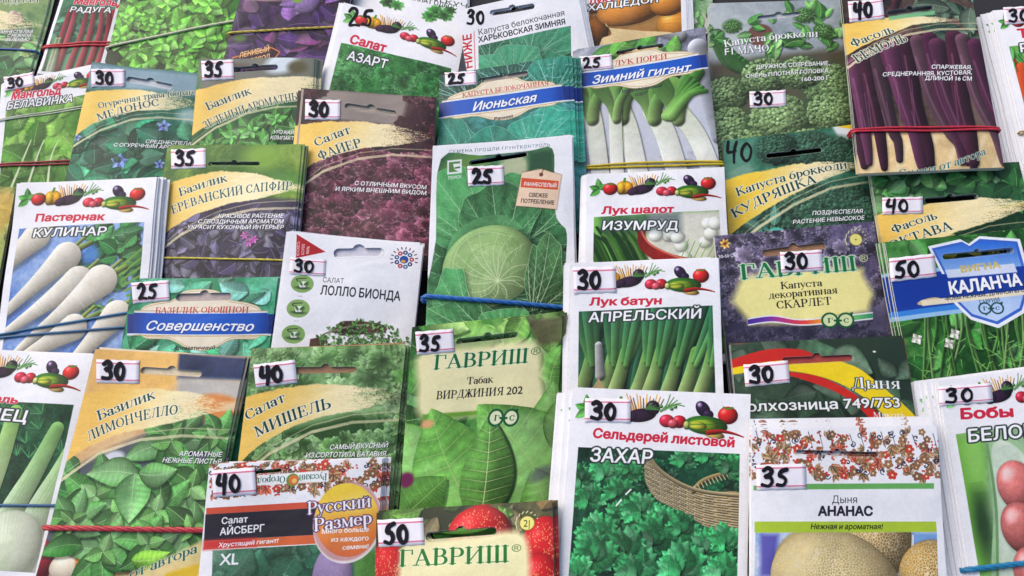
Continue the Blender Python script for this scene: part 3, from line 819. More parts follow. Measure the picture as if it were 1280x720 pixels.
def art_leek(c):
    c.cloud([(70, 74, 90), (130, 134, 150), (190, 194, 206)], 1.3)
    foliage(c, (722, 50, 800, 110), 12, (30, 60), [(96, 160, 70), (70, 130, 56)], .5, (170, 210, 130), 3, .4, 20)
    for P, r in (([(872, 60), (900, 170)], 13), ([(850, 46), (800, 30)], 9)): stalk(c, P, r, r * .8, (220, 222, 230), (200, 206, 216))
    for x0, x1, r0 in ((735, 752, 11), (772, 800, 12), (812, 850, 13), (842, 896, 12), (765, 772, 8)):
        stalk(c, [(x0 - 2, 108), (x0 + 3, 134), ((x0 + x1) / 2 + 1, 170), (x1, 230)], r0, r0 * .95, (130, 186, 90), (252, 252, 254), .3); stalk(c, [(x0 + 4, 140), ((x0 + x1) / 2 + 1, 170), (x1, 230)], r0 * .97, r0 * .95, (224, 234, 200), (254, 254, 255), .22)
        for sg in (-1, 1):
            for k in range(2):
                xe = x0 + sg * (8 + 12 * k) + c.rs.uniform(-3, 3)
                stalk(c, [(x0 + 5, 150), (x0 + sg * 5 + 3, 132), (xe, 112), (xe + sg * 12, 92)], r0 * .62, r0 * .72, (176, 212, 130), (72, 140, 56), .6)
        for k in range(7): c.line([(x0 + 9 + (k - 3) * 2.6, 168), ((x0 + x1) / 2 + 1 + (k - 3) * 2.8, 180), (x1 + (k - 3) * 2.8, 228)], .3, (196, 204, 190), al=.6)
    for q in range(5): stalk(c, [(832 + q * 2, 146), (846 + q * 4, 124 - q), (862 + q * 5, 98 + q * 4)], 6, 3, (150, 200, 110), (80, 150, 60), .5)
    c.leaf(838, 70, 30, 18, 70, (90, 160, 60), (160, 200, 120), 0, 3)
    plaque(c, (724, 101), (879, 77), 8.2, 800, 100)
    c.text('serif', 'ЛУК ПОРЕЙ', (768, 83), (834, 74), 6.2, (176, 50, 56)); c.text('bold', 'Зимний гигант', (739, 105.5), (862, 90), 10, WHT, None, 0, (.6, .7, (8, 30, 90)), .28)
    c.text('bold', 'Позднеспелый', (773, 118), (827, 110), 4, (40, 40, 60), shear=.25); c.text('bold', 'сорт', (793, 122), (808, 119), 4, (40, 40, 60), shear=.25)
    c.slot((770, 67), (830, 57), 6.5)

def art_june(c):
    c.cloud([(16, 70, 66), (40, 110, 100), (90, 170, 170)], 1.3)
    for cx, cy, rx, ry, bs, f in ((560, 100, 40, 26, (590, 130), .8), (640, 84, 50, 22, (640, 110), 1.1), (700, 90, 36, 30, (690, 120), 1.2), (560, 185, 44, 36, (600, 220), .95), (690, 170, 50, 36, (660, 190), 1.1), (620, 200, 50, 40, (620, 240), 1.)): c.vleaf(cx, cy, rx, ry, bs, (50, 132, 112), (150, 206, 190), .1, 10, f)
    for i in range(40):
        x, y = c.rs.uniform(640, 712), c.rs.uniform(75, 175); c.line([(x, y), (x + c.rs.uniform(4, 14), y + c.rs.uniform(-6, 4))], .35, (170, 220, 220), al=.7)
    plaque(c, (549, 138), (708, 116), 8.8, 630, 100)
    c.text('serif', 'КАПУСТА БЕЛОКОЧАННАЯ', (578, 123), (686, 107), 5.6, (176, 50, 56)); c.text('bold', 'Июньская', (590, 140), (670, 128), 10.5, WHT, None, 0, (.6, .7, (8, 30, 90)), .28)
    c.text('bold', 'Ранняя', (617, 152), (641, 148), 4, (40, 40, 60), shear=.25)
    c.slot((598, 102), (660, 92), 7)

def art_broccoli(c):
    c.cloud([(120, 132, 140), (150, 160, 166), (176, 184, 186)], .8)
    c.poly([(886, 80), (1060, 60), (1066, 240), (880, 240)], (70, 60, 40), 6, .8)
    c.ell(950, 45, 16, 17, (110, 76, 66), 0, 1)
    for i in range(9): stalk(c, [(890 + i * 5, 46 + i * 4), (905 + i * 6, 78 + i * 3), (935 + i * 7, 95)], 3.5, 5, (70, 130, 66), (130, 180, 110))
    foliage(c, (960, 10, 1050, 60), 40, (14, 26), [(96, 160, 80), (120, 180, 100), (70, 130, 60)], .5, (180, 214, 150), 4, rough=.2)
    foliage(c, (888, 30, 940, 60), 12, (14, 24), [(80, 140, 70), (60, 116, 56)], .5, (170, 210, 140), 4)
    for x, y, r in ((915, 34, 12), (1005, 20, 14), (1030, 40, 12)): c.curd(x, y, r, (130, 184, 106), 70, dark=(56, 92, 50))
    for x, y, r in ((905, 120, 26), (1035, 105, 30), (955, 96, 26), (910, 160, 28), (1000, 92, 24), (975, 150, 34), (1040, 140, 28), (930, 190, 30), (1010, 190, 30), (1055, 180, 24), (890, 200, 22)):
        c.curd(x, y, r * 1.12, (158, 192, 130), int(r * r * .4), dark=(62, 92, 58))
    c.text('serif', 'Капуста брокколи', (905, 60), (1022, 47), 8.5, WHT, None, 0, (.8, .8, (30, 40, 34)), sag=3); c.text('serif', 'F1 МАЧО', (905, 70), (961, 65), 8.5, WHT, None, 0, (.8, .8, (30, 40, 34)))
    for t, x, y in (('ДРУЖНОЕ СОЗРЕВАНИЕ,', 944, 88), ('ОЧЕНЬ ПЛОТНАЯ ГОЛОВКА,', 932, 99)): c.text('bold', t, (x, y), (1037, y - 6 if x > 940 else y - 8), 5, WHT, None, 0, (.5, .6, (20, 30, 20)))
    c.text('bold', '160-200 Г', (1000, 103), (1037, 100), 5, WHT, None, 0, (.5, .6, (20, 30, 20)))
    c.slot((946, 24), (1000, 18), 8)

def art_purple_bean(c):
    c.cloud([(30, 24, 22), (70, 56, 50), (110, 90, 80)], 1.3)
    c.poly([(1060, 170), (1240, 165), (1290, 260), (1060, 240)], (220, 190, 140), 3, 1, n=.12)
    for i in range(6): c.line([(1080 + i * 30, 240), (1110 + i * 30, 170)], 3, (240, 226, 190), al=.4, soft=2)
    foliage(c, (1150, -10, 1215, 50), 22, (26, 46), [(56, 76, 62), (36, 56, 46), (90, 110, 90)], .5, (150, 170, 150), 6)
    foliage(c, (1175, 48, 1220, 84), 8, (20, 36), [(60, 86, 60), (40, 66, 46)], .5, (150, 180, 140), 6)
    for x0, y0, x1, y1, r in ((1100, 0, 1070, 40, 5), (1120, 0, 1110, 40, 5), (1070, 10, 1062, 40, 5)): stalk(c, [(x0, y0), (x1, y1)], r, r, (90, 50, 60))
    for i in range(13):
        x = 1050 + i * 14 + c.rs.uniform(-7, 7); y0 = 82 - min(i, 6) * 5 + c.rs.uniform(-4, 6); b = c.rs.uniform(24, 62) - max(0, 3 - i) * 8
        r = c.rs.uniform(8.5, 12); col = tuple(np.array([(100, 48, 78), (112, 60, 92), (82, 38, 60), (112, 78, 92)][i % 4]) * c.rs.uniform(.85, 1.15))
        stalk(c, [(x, y0), (x + b * .3, 120), (x + b * .7, 165), (x + b * .9, 192 + c.rs.uniform(-16, 10)), (x + b * .98, 208 + c.rs.uniform(-8, 4))], r, r * .42, col, None, .7); c.line([(x - r * .3, y0 + 20), (x + b * .3 - r * .35, 120), (x + b * .65 - r * .3, 160)], .9, (176, 130, 160), .5, .45, 1.2)
    for i in range(10): x = c.rs.uniform(1075, 1210); c.line([(x, 110 + c.rs.uniform(-10, 30)), (x + 6, 160)], .5, (150, 100, 130), al=.5)
    author(c, 'Фасоль', (1066, 60), (1117, 42), 'БЕМОЛЬ', (1071, 79), (1134, 53), 10, 10.5,
           (('СПАРЖЕВАЯ,', (1163, 87), (1214, 88)), ('СРЕДНЕРАННЯЯ, КУСТОВАЯ,', (1102, 97), (1214, 94)), ('ДЛИНОЙ 16 СМ', (1155, 101), (1214, 102))), 5, 1, 2,
           low=((0, .58), (.12, .5), (.28, .43), (.5, .33), (.75, .3), (.95, .28)), arc=((0, .68), (.2, .52), (.45, .42), (.7, .37), (1., .38)))
    c.text('serif', 'Семена от автора', (1122, 221), (1232, 193), 9, (24, 96, 104), (240, 226, 190), 2, shear=.25, sag=-5)
    c.poly([(1110, 22), (1168, 14), (1168, 19), (1110, 27)], (120, 180, 130), 1)
    c.slot((1108, 18), (1166, 10), 8)

def art_carrot(c):
    def pic(c):
        c.cloud([(60, 130, 50), (110, 170, 80)], 2)
        for i in range(7): root(c, (1262 + i * 16, 80 + i * 7), (1285 + i * 16, 230), 9, 3, (226, 90, 40))
        foliage(c, (1260, 50, 1370, 80), 40, (8, 22), [(60, 150, 60)], .3)
    family(c, 'Томат', (1272, 48), (1340, 42), 11, 'РАННИЙ', (1274, 66), (1360, 58), 11, pic)

def art_chard_green(c):
    def pic(c):
        c.cloud([(40, 90, 26), (90, 150, 50), (140, 190, 80)], 1.6)
        for i in range(34):
            x, y = c.rs.uniform(0, 110), c.rs.uniform(125, 240); L = c.rs.uniform(30, 54)
            c.leaf(x, y, L, L * .66, c.rs.uniform(20, 160), tuple(np.array([(104, 166, 58), (70, 136, 44), (132, 188, 78)][i % 3]) * c.rs.uniform(.85, 1.1)), (206, 226, 150), c.rs.uniform(-.1, .1), 7, .4, True, .22)
        c.frill((34, 84, 22), (112, 172, 62), (200, 224, 140), 6, 1.6, .35)
        for x0, x1 in ((30, 14), (46, 34), (64, 60)): c.line([(x1, 236), (x0, 200), (x0 + 10, 176)], 1.6, (214, 226, 180), .6)
    family(c, 'Мангольд', (14, 126), (76, 118), 9, 'БЕЛАВИНКА', (8, 138), (91, 128), 8.5, pic)

def art_borage(c):
    c.cloud([(18, 70, 56), (40, 106, 84), (110, 150, 150)], 1.2)
    c.poly([(113, 78), (253, 92), (250, 120), (108, 110)], (150, 172, 190), 6, .85)
    foliage(c, (84, 150, 240, 250), 60, (22, 40), [(40, 116, 84), (26, 92, 68), (60, 140, 100)], .7, (110, 170, 140), 5, rough=.1)
    c.ell(240, 145, 18, 10, (176, 200, 206), 0, 4, .8)
    for x, y, r in ((205, 158, 9), (150, 203, 11), (96, 172, 6), (200, 206, 7)):
        for j in range(5): c.leaf(x, y, r, r * .7, 72 * j + 20, (110, 140, 216), (190, 210, 240), 0, 3, .2)
        c.ell(x, y, r * .2, r * .2, (50, 50, 110))
    for i in range(14):
        x, y = c.rs.uniform(100, 235), c.rs.uniform(168, 222); c.curd(x, y, 5, (130, 180, 180), 26)
    author(c, 'Огуречная трава (бораго)', (124, 137), (250, 118), 'МЕДОНОС', (123, 152), (200, 133), 7.6, 8.5,
           (('СРЕДНЕСПЕЛАЯ', (182, 180), (244, 182)), ('С ОГУРЕЧНЫМ АРОМАТОМ', (142, 184), (243, 188))), 4.4, 3, 2)
    c.slot((158, 99), (216, 110), 9)

def art_green_basil(c):
    c.cloud([(30, 80, 46), (70, 120, 70), (120, 160, 110)], 1.3)
    c.poly([(250, 70), (395, 70), (394, 100), (250, 118)], (120, 116, 110), 5, .9); c.ell(352, 80, 20, 14, (210, 222, 230), 20, 4); c.ell(372, 84, 12, 9, (90, 86, 60), 0, 3); c.ell(290, 84, 30, 5, (96, 84, 80), 0, 2)
    for x, y, r in ((290, 172, 24), (345, 150, 22), (372, 162, 22), (315, 165, 26), (262, 184, 18), (330, 185, 24), (385, 185, 20)):
        rosette(c, x, y, r, 7, (84, 156, 72), (170, 214, 150), .55, 4)
    author(c, 'Базилик', (260, 139), (315, 118), 'ЗЕЛЕНЫЙ АРОМАТНЫЙ', (257, 162), (383, 124), 9.5, 9.5,
           (('УРОЖАЙНЫЙ', (342, 168), (381, 169)), ('КОМПАКТНЫЙ', (338, 175), (381, 176))), 4.6, 1, 6,
           top=((0, .30), (.2, .25), (.45, .2), (.7, .2), (.95, .2)), low=((0, .74), (.2, .6), (.45, .5), (.7, .44), (1, .42)), fade=.95)
    c.slot((290, 88), (348, 85), 8)

def art_red_lettuce(c):
    c.cloud([(30, 18, 26), (60, 34, 44), (100, 66, 76)], 1.5)
    c.poly([(400, 110), (520, 118), (505, 160), (395, 150)], (150, 140, 132), 5, .9)
    ruffles(c, (505, 112, 550, 180), 14, (9, 15), [(74, 34, 46)], (110, 60, 70)); ruffles(c, (376, 112, 404, 150), 7, (8, 13), [(74, 34, 46)], (110, 60, 70))
    c.ruffle(515, 202, 15, (150, 160, 90), (200, 206, 140))
    ruffles(c, (366, 190, 545, 320), 90, (12, 20), [(110, 52, 74), (92, 42, 62)], (190, 140, 156))
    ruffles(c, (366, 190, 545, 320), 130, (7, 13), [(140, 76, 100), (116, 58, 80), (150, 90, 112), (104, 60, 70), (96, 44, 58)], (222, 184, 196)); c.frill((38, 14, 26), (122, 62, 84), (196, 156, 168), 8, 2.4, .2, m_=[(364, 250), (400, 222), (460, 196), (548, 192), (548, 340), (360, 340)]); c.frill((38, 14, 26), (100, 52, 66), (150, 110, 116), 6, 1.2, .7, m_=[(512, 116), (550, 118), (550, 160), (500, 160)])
    author(c, 'Салат', (396, 185), (440, 167), 'ФАЙЕР', (400, 202), (453, 184), 10.5, 11,
           (('С ОТЛИЧНЫМ ВКУСОМ', (443, 232), (533, 237)), ('И ЯРКИМ ВНЕШНИМ ВИДОМ', (419, 239), (533, 244))), 5, 1, 1)
    c.slot((431, 133), (496, 143), 9)

def art_parsnip(c):
    def pic(c):
        c.cloud([(50, 80, 150), (90, 126, 196), (150, 176, 220)], 1)
        foliage(c, (118, 280, 190, 360), 44, (20, 36), [(50, 116, 62), (36, 92, 50), (80, 146, 84)], .6, (130, 180, 130), 5, rough=.15)
        c.ell(112, 318, 12, 14, (90, 140, 220), 30, 4, .8)
        foliage(c, (86, 372, 140, 402), 26, (10, 20), [(70, 120, 60), (90, 140, 70)], .25)
        for i in range(6): c.line([(145 + i * 3, 340 + i * 6), (190, 300 + i * 12)], 1.6, (110, 150, 70), 1)
        for a, b, r0, r1 in (((46, 296), (-14, 350), 20, 8), ((84, 322), (-8, 404), 20, 4), ((98, 352), (-6, 426), 20, 4), ((126, 352), (22, 440), 22, 4), ((92, 410), (24, 452), 18, 6), ((146, 394), (80, 466), 19, 6)):
            c.line([(a[0] + 8, a[1] - 6), (a[0] + 32, a[1] - 18)], 5, (196, 206, 126), 3, shade=.6, c2=(130, 160, 80)); c.line([(a[0] + 6, a[1] - 8), (a[0] + 26, a[1] - 26)], 3, (170, 190, 100), 2, shade=.6)
            root(c, a, b, r0 * .92, r1, (250, 244, 226), .06)
    family(c, 'Пастернак', (43, 277), (131, 276), 9, 'КУЛИНАР', (40, 297), (134, 295), 10.5, pic)

def art_violet_basil(c):
    c.cloud([(60, 100, 36), (120, 150, 60), (170, 180, 90)], 1, rect=None)
    c.ell(330, 196, 26, 18, (130, 170, 60), 0, 8, .8); c.ell(240, 190, 20, 12, (60, 110, 36), 0, 6, .8); c.ell(352, 228, 20, 14, (70, 130, 50), 0, 6, .8)
    c.poly([(186, 300), (230, 262), (300, 248), (378, 250), (360, 360), (180, 360)], (50, 46, 70), 3)
    foliage(c, (186, 262, 374, 352), 190, (12, 26), [(78, 72, 100), (52, 46, 74), (104, 98, 126), (38, 32, 54)], .6, (150, 144, 170), 7)
    for x, y in ((307, 295), (318, 300), (312, 304)):
        for j in range(6): c.leaf(x, y, 6, 3, 60 * j, (180, 80, 160), (220, 150, 210), 0, 3, .1)
    author(c, 'Базилик', (225, 246), (285, 227), 'ЕРЕВАНСКИЙ САПФИР', (216, 268), (365, 238), 9.5, 10,
           (('КРАСИВОЕ РАСТЕНИЕ', (273, 273), (355, 273)), ('С ГВОЗДИЧНЫМ АРОМАТОМ', (248, 280), (355, 280)), ('УКРАСИТ КУХОННЫЙ ИНТЕРЬЕР', (235, 287), (355, 287))), 5, 1, 8,
           top=((0, .28), (.2, .235), (.45, .2), (.7, .22), (.95, .29)), fade=.9)
    c.slot((261, 206), (325, 205), 6)

def art_perfection(c):
    c.cloud([(40, 130, 90), (90, 180, 140), (170, 216, 200)], 1)
    foliage(c, (150, 350, 345, 500), 60, (26, 48), [(60, 150, 100), (90, 180, 140), (44, 120, 80), (130, 200, 180)], .66, (190, 230, 210), 5)
    plaque(c, (163, 404), (340, 404), 13, 250, 100)
    c.text('serif', 'БАЗИЛИК ОВОЩНОЙ', (194, 392), (311, 391), 7.2, (176, 50, 56)); c.text('bold', 'Совершенство', (181, 413), (316, 414), 11.5, WHT, None, 0, (.7, .8, (8, 30, 90)), .28)
    c.text('bold', 'Ароматичный', (217, 438), (269, 437), 4.6, (50, 40, 50), shear=.25)
    c.slot((220, 372), (290, 371), 10)

def art_lollo(c):
    c.poly([(371, 293), (370, 323), (407, 315)], (170, 36, 44)); 
    for i, t in enumerate(('ВСХОЖЕСТЬ', 'БОЛЕЕ', '90%')): c.text('bold', t, (374 + i * 6, 320 - i), (375 + i * 6, 302 + i * 3), 3.4, (236, 200, 200))
    c.text('sans', 'САЛАТ', (403, 353), (430, 355), 6.4, (60, 60, 66)); c.text('bold', 'ЛОЛЛО БИОНДА', (400, 368.5), (500, 376), 11.5, (40, 42, 48))
    for i in range(9):
        a = i * .7; x, y = 505 + 9.5 * math.cos(a), 325 + 9 * math.sin(a); c.ell(x, y, 3, 2.8, [(170, 40, 50), (30, 40, 90), (40, 90, 130)][i % 3]); c.ell(x, y, 1.2, 1.1, (240, 240, 240))
    c.ell(505, 325, 7, 6.5, (240, 240, 244)); c.ell(505, 325, 5.6, 5.2, (40, 80, 150)); c.ell(504, 327, 3, 2, (220, 150, 60))
    for i in range(12): a = math.radians(195 - i * 19); c.line([(505 + 14.5 * math.cos(a), 325 - 13.5 * math.sin(a)), (505 + 16.8 * math.cos(a), 325 - 15.8 * math.sin(a))], .7, (90, 30, 60))
    for x, y in ((378, 355), (373, 386), (367, 418)):
        c.ell(x, y, 14, 11.5, (128, 164, 96)); c.ell(x, y + 5, 9, 2, (60, 86, 50), 0, .8)
        c.poly([(x - 5, y - 3), (x + 6, y - 3), (x + 4, y + 5), (x - 3, y + 5)], (236, 240, 232)); c.line([(x - 5, y - 3), (x - 7, y - 6), (x + 5, y - 7)], .6, (50, 60, 50)); c.line([(x - 3, y + 5), (x + 4, y + 5)], .6, (50, 60, 50))
        c.leaf(x + 2, y + 2, 8, 3, 50, (60, 110, 50)); c.leaf(x, y + 2, 8, 3, 130, (60, 110, 50))
    for x, y in ((374, 370.5), (377, 370.7), (369, 401.5), (372, 401.7)): c.ell(x, y, .7, .7, (140, 140, 144))
    c.smooth([(405, 418), (420, 410), (430, 402), (470, 404), (482, 414), (430, 420), (420, 416)], (96, 70, 62), .5, n=.4); c.line([(410, 416), (440, 408), (468, 406)], 1, (150, 130, 120))
    c.poly([(388, 424), (410, 420), (400, 445), (385, 445)], (90, 60, 50), .5, n=.3)
    for i in range(420):
        a, q = c.rs.rand() * 3.14, c.rs.rand() ** .6; x, y = 452 + 64 * q * math.cos(a), 440 - 38 * q * math.sin(a)
        c.leaf(x, y, c.rs.uniform(3, 6), 2.6, c.rs.uniform(0, 360), tuple(np.array((86, 130, 66)) * c.rs.uniform(.6, 1.3)), None, 0, 3, .2)
    c.slot((417, 317), (480, 316), 13)

def art_cabbage(c):
    c.text('sans', 'СЕМЕНА ПРОШЛИ ГРУНТКОНТРОЛЬ', (561, 193), (688, 183), 4.2, (60, 90, 100), track=.15)
    c.setclip(catmull(c.ms([(551, 200), (600, 195), (660, 189), (690, 186), (692, 230), (694, 268), (700, 280), (708, 292), (706, 340), (704, 420), (540, 420), (545, 300)]), 4, True), .2, False)
    c.cloud([(24, 66, 40), (56, 104, 66), (90, 140, 90)], 1.2)
    c.ell(578, 230, 30, 36, (110, 136, 76), 0, 6, .9); c.ell(640, 214, 22, 18, (210, 200, 170), 30, 3, .7); c.ell(600, 215, 14, 30, (96, 140, 70), 20, 4)
    c.poly([(660, 190), (692, 188), (692, 240), (660, 240)], (50, 84, 60), 4)
    G = (78, 142, 88)
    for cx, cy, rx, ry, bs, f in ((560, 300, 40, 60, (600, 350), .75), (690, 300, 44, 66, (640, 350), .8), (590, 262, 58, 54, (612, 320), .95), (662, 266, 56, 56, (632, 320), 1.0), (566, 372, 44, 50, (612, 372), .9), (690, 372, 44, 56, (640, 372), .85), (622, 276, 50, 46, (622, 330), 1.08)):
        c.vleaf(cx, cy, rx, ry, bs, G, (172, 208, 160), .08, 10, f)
    c.ell(612, 334, 58, 53, (22, 58, 38), 0, 7, .85)
    c.smooth([(562, 370), (556, 330), (566, 296), (592, 276), (626, 270), (652, 284), (640, 290), (606, 290), (582, 306), (572, 334), (574, 366)], (92, 150, 96), .8, n=.2)
    for i in range(14): t = i / 13; c.line([(560 + 60 * t * t + 20 * t, 350 - 75 * t ** .7), (572 + 54 * t, 352 - 60 * t ** .7)], .4, (160, 200, 150), .2, .7)
    c.ball(612, 333, 56, 50, (166, 204, 130), 0, .12, .55, tex=.05)
    c.smooth([(566, 340), (574, 306), (600, 290), (632, 296), (624, 320), (618, 352), (600, 372), (576, 366)], (172, 206, 138), 1, .5, n=.12)
    old = c.clip; z = c.polymask(c.ms([(612 + 49 * math.cos(t), 333 + 44 * math.sin(t)) for t in np.linspace(0, 6.28, 30)[:-1]]), 1); k_ = np.zeros((c.h, c.w), dtype=np.float32); k_[z[0]] = z[1]; c.clip = k_; c.frill((110, 152, 84), (170, 204, 136), (206, 224, 174), 4, 1., .3); c.clip = old
    c.line([(580, 366), (566, 336), (576, 306), (604, 291), (640, 297)], 1.1, (196, 218, 160), .4, .7); c.line([(590, 372), (580, 345), (590, 318), (618, 306), (648, 318)], .9, (120, 160, 92), .4, .5)
    for i in range(15):
        a = math.radians(30 + i * 24 + c.rs.uniform(-7, 7)); x1, y1 = 612 + 52 * math.cos(a), 333 - 47 * math.sin(a)
        mx, my = 616 + 26 * math.cos(a + .25), 342 - 26 * math.sin(a + .25)
        c.line([(622, 352), (mx, my), (x1, y1)], .7, (216, 230, 180), .2, .65)
        for j in range(4):
            t = .35 + .16 * j; bx, by = 622 + (x1 - 622) * t, 352 + (y1 - 352) * t; c.line([(bx, by), (bx + 8 * math.cos(a + .7), by - 8 * math.sin(a + .7))], .32, (214, 228, 176), .15, .6)
    c.vleaf(682, 346, 24, 52, (664, 400), (96, 152, 94), (190, 216, 168), .1, 8, 1.05, .6); c.vleaf(566, 372, 22, 40, (590, 410), G, (172, 208, 160), .1, 7, .95, .5)
    for cx, cy, rx, ry, bs, f in ((575, 402, 48, 26, (610, 420), .95), (690, 408, 40, 26, (640, 424), .9), (632, 408, 40, 22, (630, 430), 1.05)): c.vleaf(cx, cy, rx, ry, bs, G, (172, 208, 160), .1, 9, f)
    c.setclip()
    c.poly([(559, 202), (577, 200), (577, 217), (559, 219)], (230, 238, 230)); c.poly([(561, 204), (575, 202.5), (575, 215), (561, 216.5)], (90, 130, 70)); c.poly([(566, 206), (577, 205), (577, 217), (568, 213)], (230, 238, 230)); c.line([(569, 211), (574, 210)], 1, (60, 100, 60))
    c.text('bold', 'ПОИСК', (560, 225), (577, 223), 3.4, (226, 236, 226))
    c.smooth([(652, 216), (676, 211), (702, 219), (695.5, 263), (643, 259)], (90, 40, 20), k=1, soft=1.2, al=.6)
    c.poly([(652, 216.5), (676, 212), (701, 219.5), (695, 262), (644, 258.5)], (232, 200, 172), n=.03); c.ell(676, 219, 2.6, 2.6, (110, 70, 50)); c.line([(676, 219), (679, 212)], .5, (90, 60, 50))
    c.poly([(651.5, 223), (698, 227), (696.5, 238), (650.5, 235)], (206, 84, 50)); c.text('bold', 'РАННЕСПЕЛЫЙ', (654, 233), (695, 235), 4.8, WHT)
    c.text('bold', 'СВЕЖЕЕ', (660, 247), (684, 248), 5, (50, 40, 40)); c.text('bold', 'ПОТРЕБЛЕНИЕ', (650, 254.5), (692, 256.5), 5, (50, 40, 40))
    c.slot((586, 205), (659, 193), 8)

def art_shallot(c):
    def pic(c):
        c.cloud([(30, 70, 30), (80, 140, 60), (120, 180, 90)], 2, rect=None)
        c.poly([(810, 268), (910, 262), (905, 340), (800, 340)], (206, 206, 190), 4, n=.1)
        for i in range(46):
            x = c.rs.uniform(725, 800); stalk(c, [(x - 6, 286 + c.rs.uniform(-6, 10)), (x + 8, 306), (x + 24, 340)], 1.6, 2, [(96, 168, 66), (60, 130, 48), (140, 196, 100), (40, 100, 40)][i % 4])
        for i in range(20): c.ball(c.rs.uniform(815, 905), c.rs.uniform(278, 330), 9, 8, (236, 240, 226), 0, .2, .6, sh=.2)
        c.smooth([(797, 288), (806, 284), (808, 300), (826, 315), (862, 324), (862, 332), (826, 330), (800, 312)], (140, 34, 32), n=.2); c.line([(800, 288), (812, 306), (840, 320), (862, 325)], 1.2, (206, 110, 90))
        c.poly([(750, 270), (850, 266), (852, 290), (750, 292)], (40, 60, 70), 5, .55)
        for i in range(6): x = 850 + i * 8; c.line([(x, 325), (x + 10, 300 + i * 2)], .6, (120, 180, 90))
    family(c, 'Лук шалот', (751, 268), (841, 267), 9, 'ИЗУМРУД', (751, 288), (847, 288), 11, pic)

def art_scallion(c):
    def pic(c):
        c.cloud([(14, 40, 28), (30, 74, 50), (60, 110, 80)], 1.4)
        for i in range(30):
            x = c.rs.uniform(725, 905); stalk(c, [(x + 20, 384), (x, 450), (x - 8, 500)], 4, 4.5, [(40, 110, 80), (30, 90, 60), (60, 130, 90)][i % 3])
        for x0, x1 in ((732, 730), (770, 757), (800, 772), (820, 800), (842, 815), (870, 838), (905, 860), (905, 880)):
            stalk(c, [(x1 + 10, 440), (x1 + 3, 468), (x1 - 10, 505)], 7, 9, (120, 178, 90), (196, 216, 146), .6)
            for k in (-1, 1, 0): stalk(c, [(x0 + k * 11, 380), ((x0 + x1) / 2 + k * 8 + 5, 420), (x1 + 10 + k * 3, 452 + 5 * (k == 0))], 6.5, 3.4, [(50, 130, 98), (70, 150, 108), (40, 112, 82)][k + 1], (120, 182, 96), .6)
        stalk(c, [(748, 432), (750, 470)], 4.5, 6, (230, 236, 236), (236, 236, 226))
        for i in range(16): c.line([(748, 474), (740 + i, 486)], .4, (170, 150, 110))
    family(c, 'Лук батун', (736, 382), (827, 381), 9.5, 'АПРЕЛЬСКИЙ', (735, 403), (877, 398), 12, pic)

def art_curly(c):
    c.cloud([(24, 70, 54), (56, 110, 86), (110, 150, 130)], 1.2)
    for i in range(10): c.line([(905, 180 + i * 4), (950 + i * 9, 165), (1000 + i * 8, 200)], 2.2, (70, 130, 110), .8, .5)
    c.poly([(1040, 158), (1090, 152), (1088, 176), (1052, 182)], (216, 222, 224), 2); c.poly([(1040, 158), (1070, 156), (1066, 162)], (226, 190, 50), .5)
    foliage(c, (1050, 170, 1090, 220), 10, (18, 30), [(50, 110, 80)], .6)
    for x, y, r in ((1010, 190, 30), (1045, 192, 24), (970, 186, 24), (1075, 200, 20), (925, 300, 24), (960, 275, 30), (1010, 262, 34), (1055, 258, 32), (1085, 268, 24), (980, 300, 30), (1030, 296, 34), (1075, 300, 26)):
        c.curd(x, y, r * 1.1, (72, 114, 90), int(r * r * .4), dark=(28, 56, 44))
    foliage(c, (905, 275, 975, 300), 8, (22, 34), [(70, 140, 130), (50, 110, 96)], .5)
    author(c, 'Капуста брокколи', (921, 246), (1059, 211), 'КУДРЯШКА', (917, 273), (1021, 229), 10, 11,
           (('ПОЗДНЕСПЕЛАЯ', (1014, 270), (1078, 267)), ('РАСТЕНИЕ НЕВЫСОКОЕ', (990, 281), (1080, 275))), 5, 4, 3,
           yel=(242, 200, 70), low=((0, .70), (.15, .6), (.35, .5), (.6, .4), (.95, .3)), arc=((0, .8), (.2, .66), (.45, .53), (.7, .45), (1., .43)))
    c.slot((957, 196), (1027, 188), 7)

def art_octave(c):
    c.cloud([(20, 50, 30), (50, 96, 50), (90, 136, 80)], 1.3)
    foliage(c, (1090, 225, 1280, 262), 50, (18, 36), [(60, 116, 60), (40, 90, 46), (90, 146, 80)], .7, (140, 180, 120), 6)
    c.poly([(1150, 236), (1280, 232), (1280, 262), (1152, 264)], (34, 70, 44), 2, .6)
    c.ball(1219, 256, 9, 7, (222, 190, 70), 30, .3)
    stalk(c, [(1180, 275), (1230, 268), (1285, 256)], 5, 5, (170, 160, 50))
    foliage(c, (1150, 290, 1290, 330), 30, (16, 30), [(120, 120, 40), (60, 100, 40)], .4)
    author(c, 'Фасоль', (1116, 293), (1171, 274), 'ОКТАВА', (1113, 313), (1191, 287), 10, 11, (), 5, 1, 1)
    c.slot((1155, 252), (1222, 246), 8)

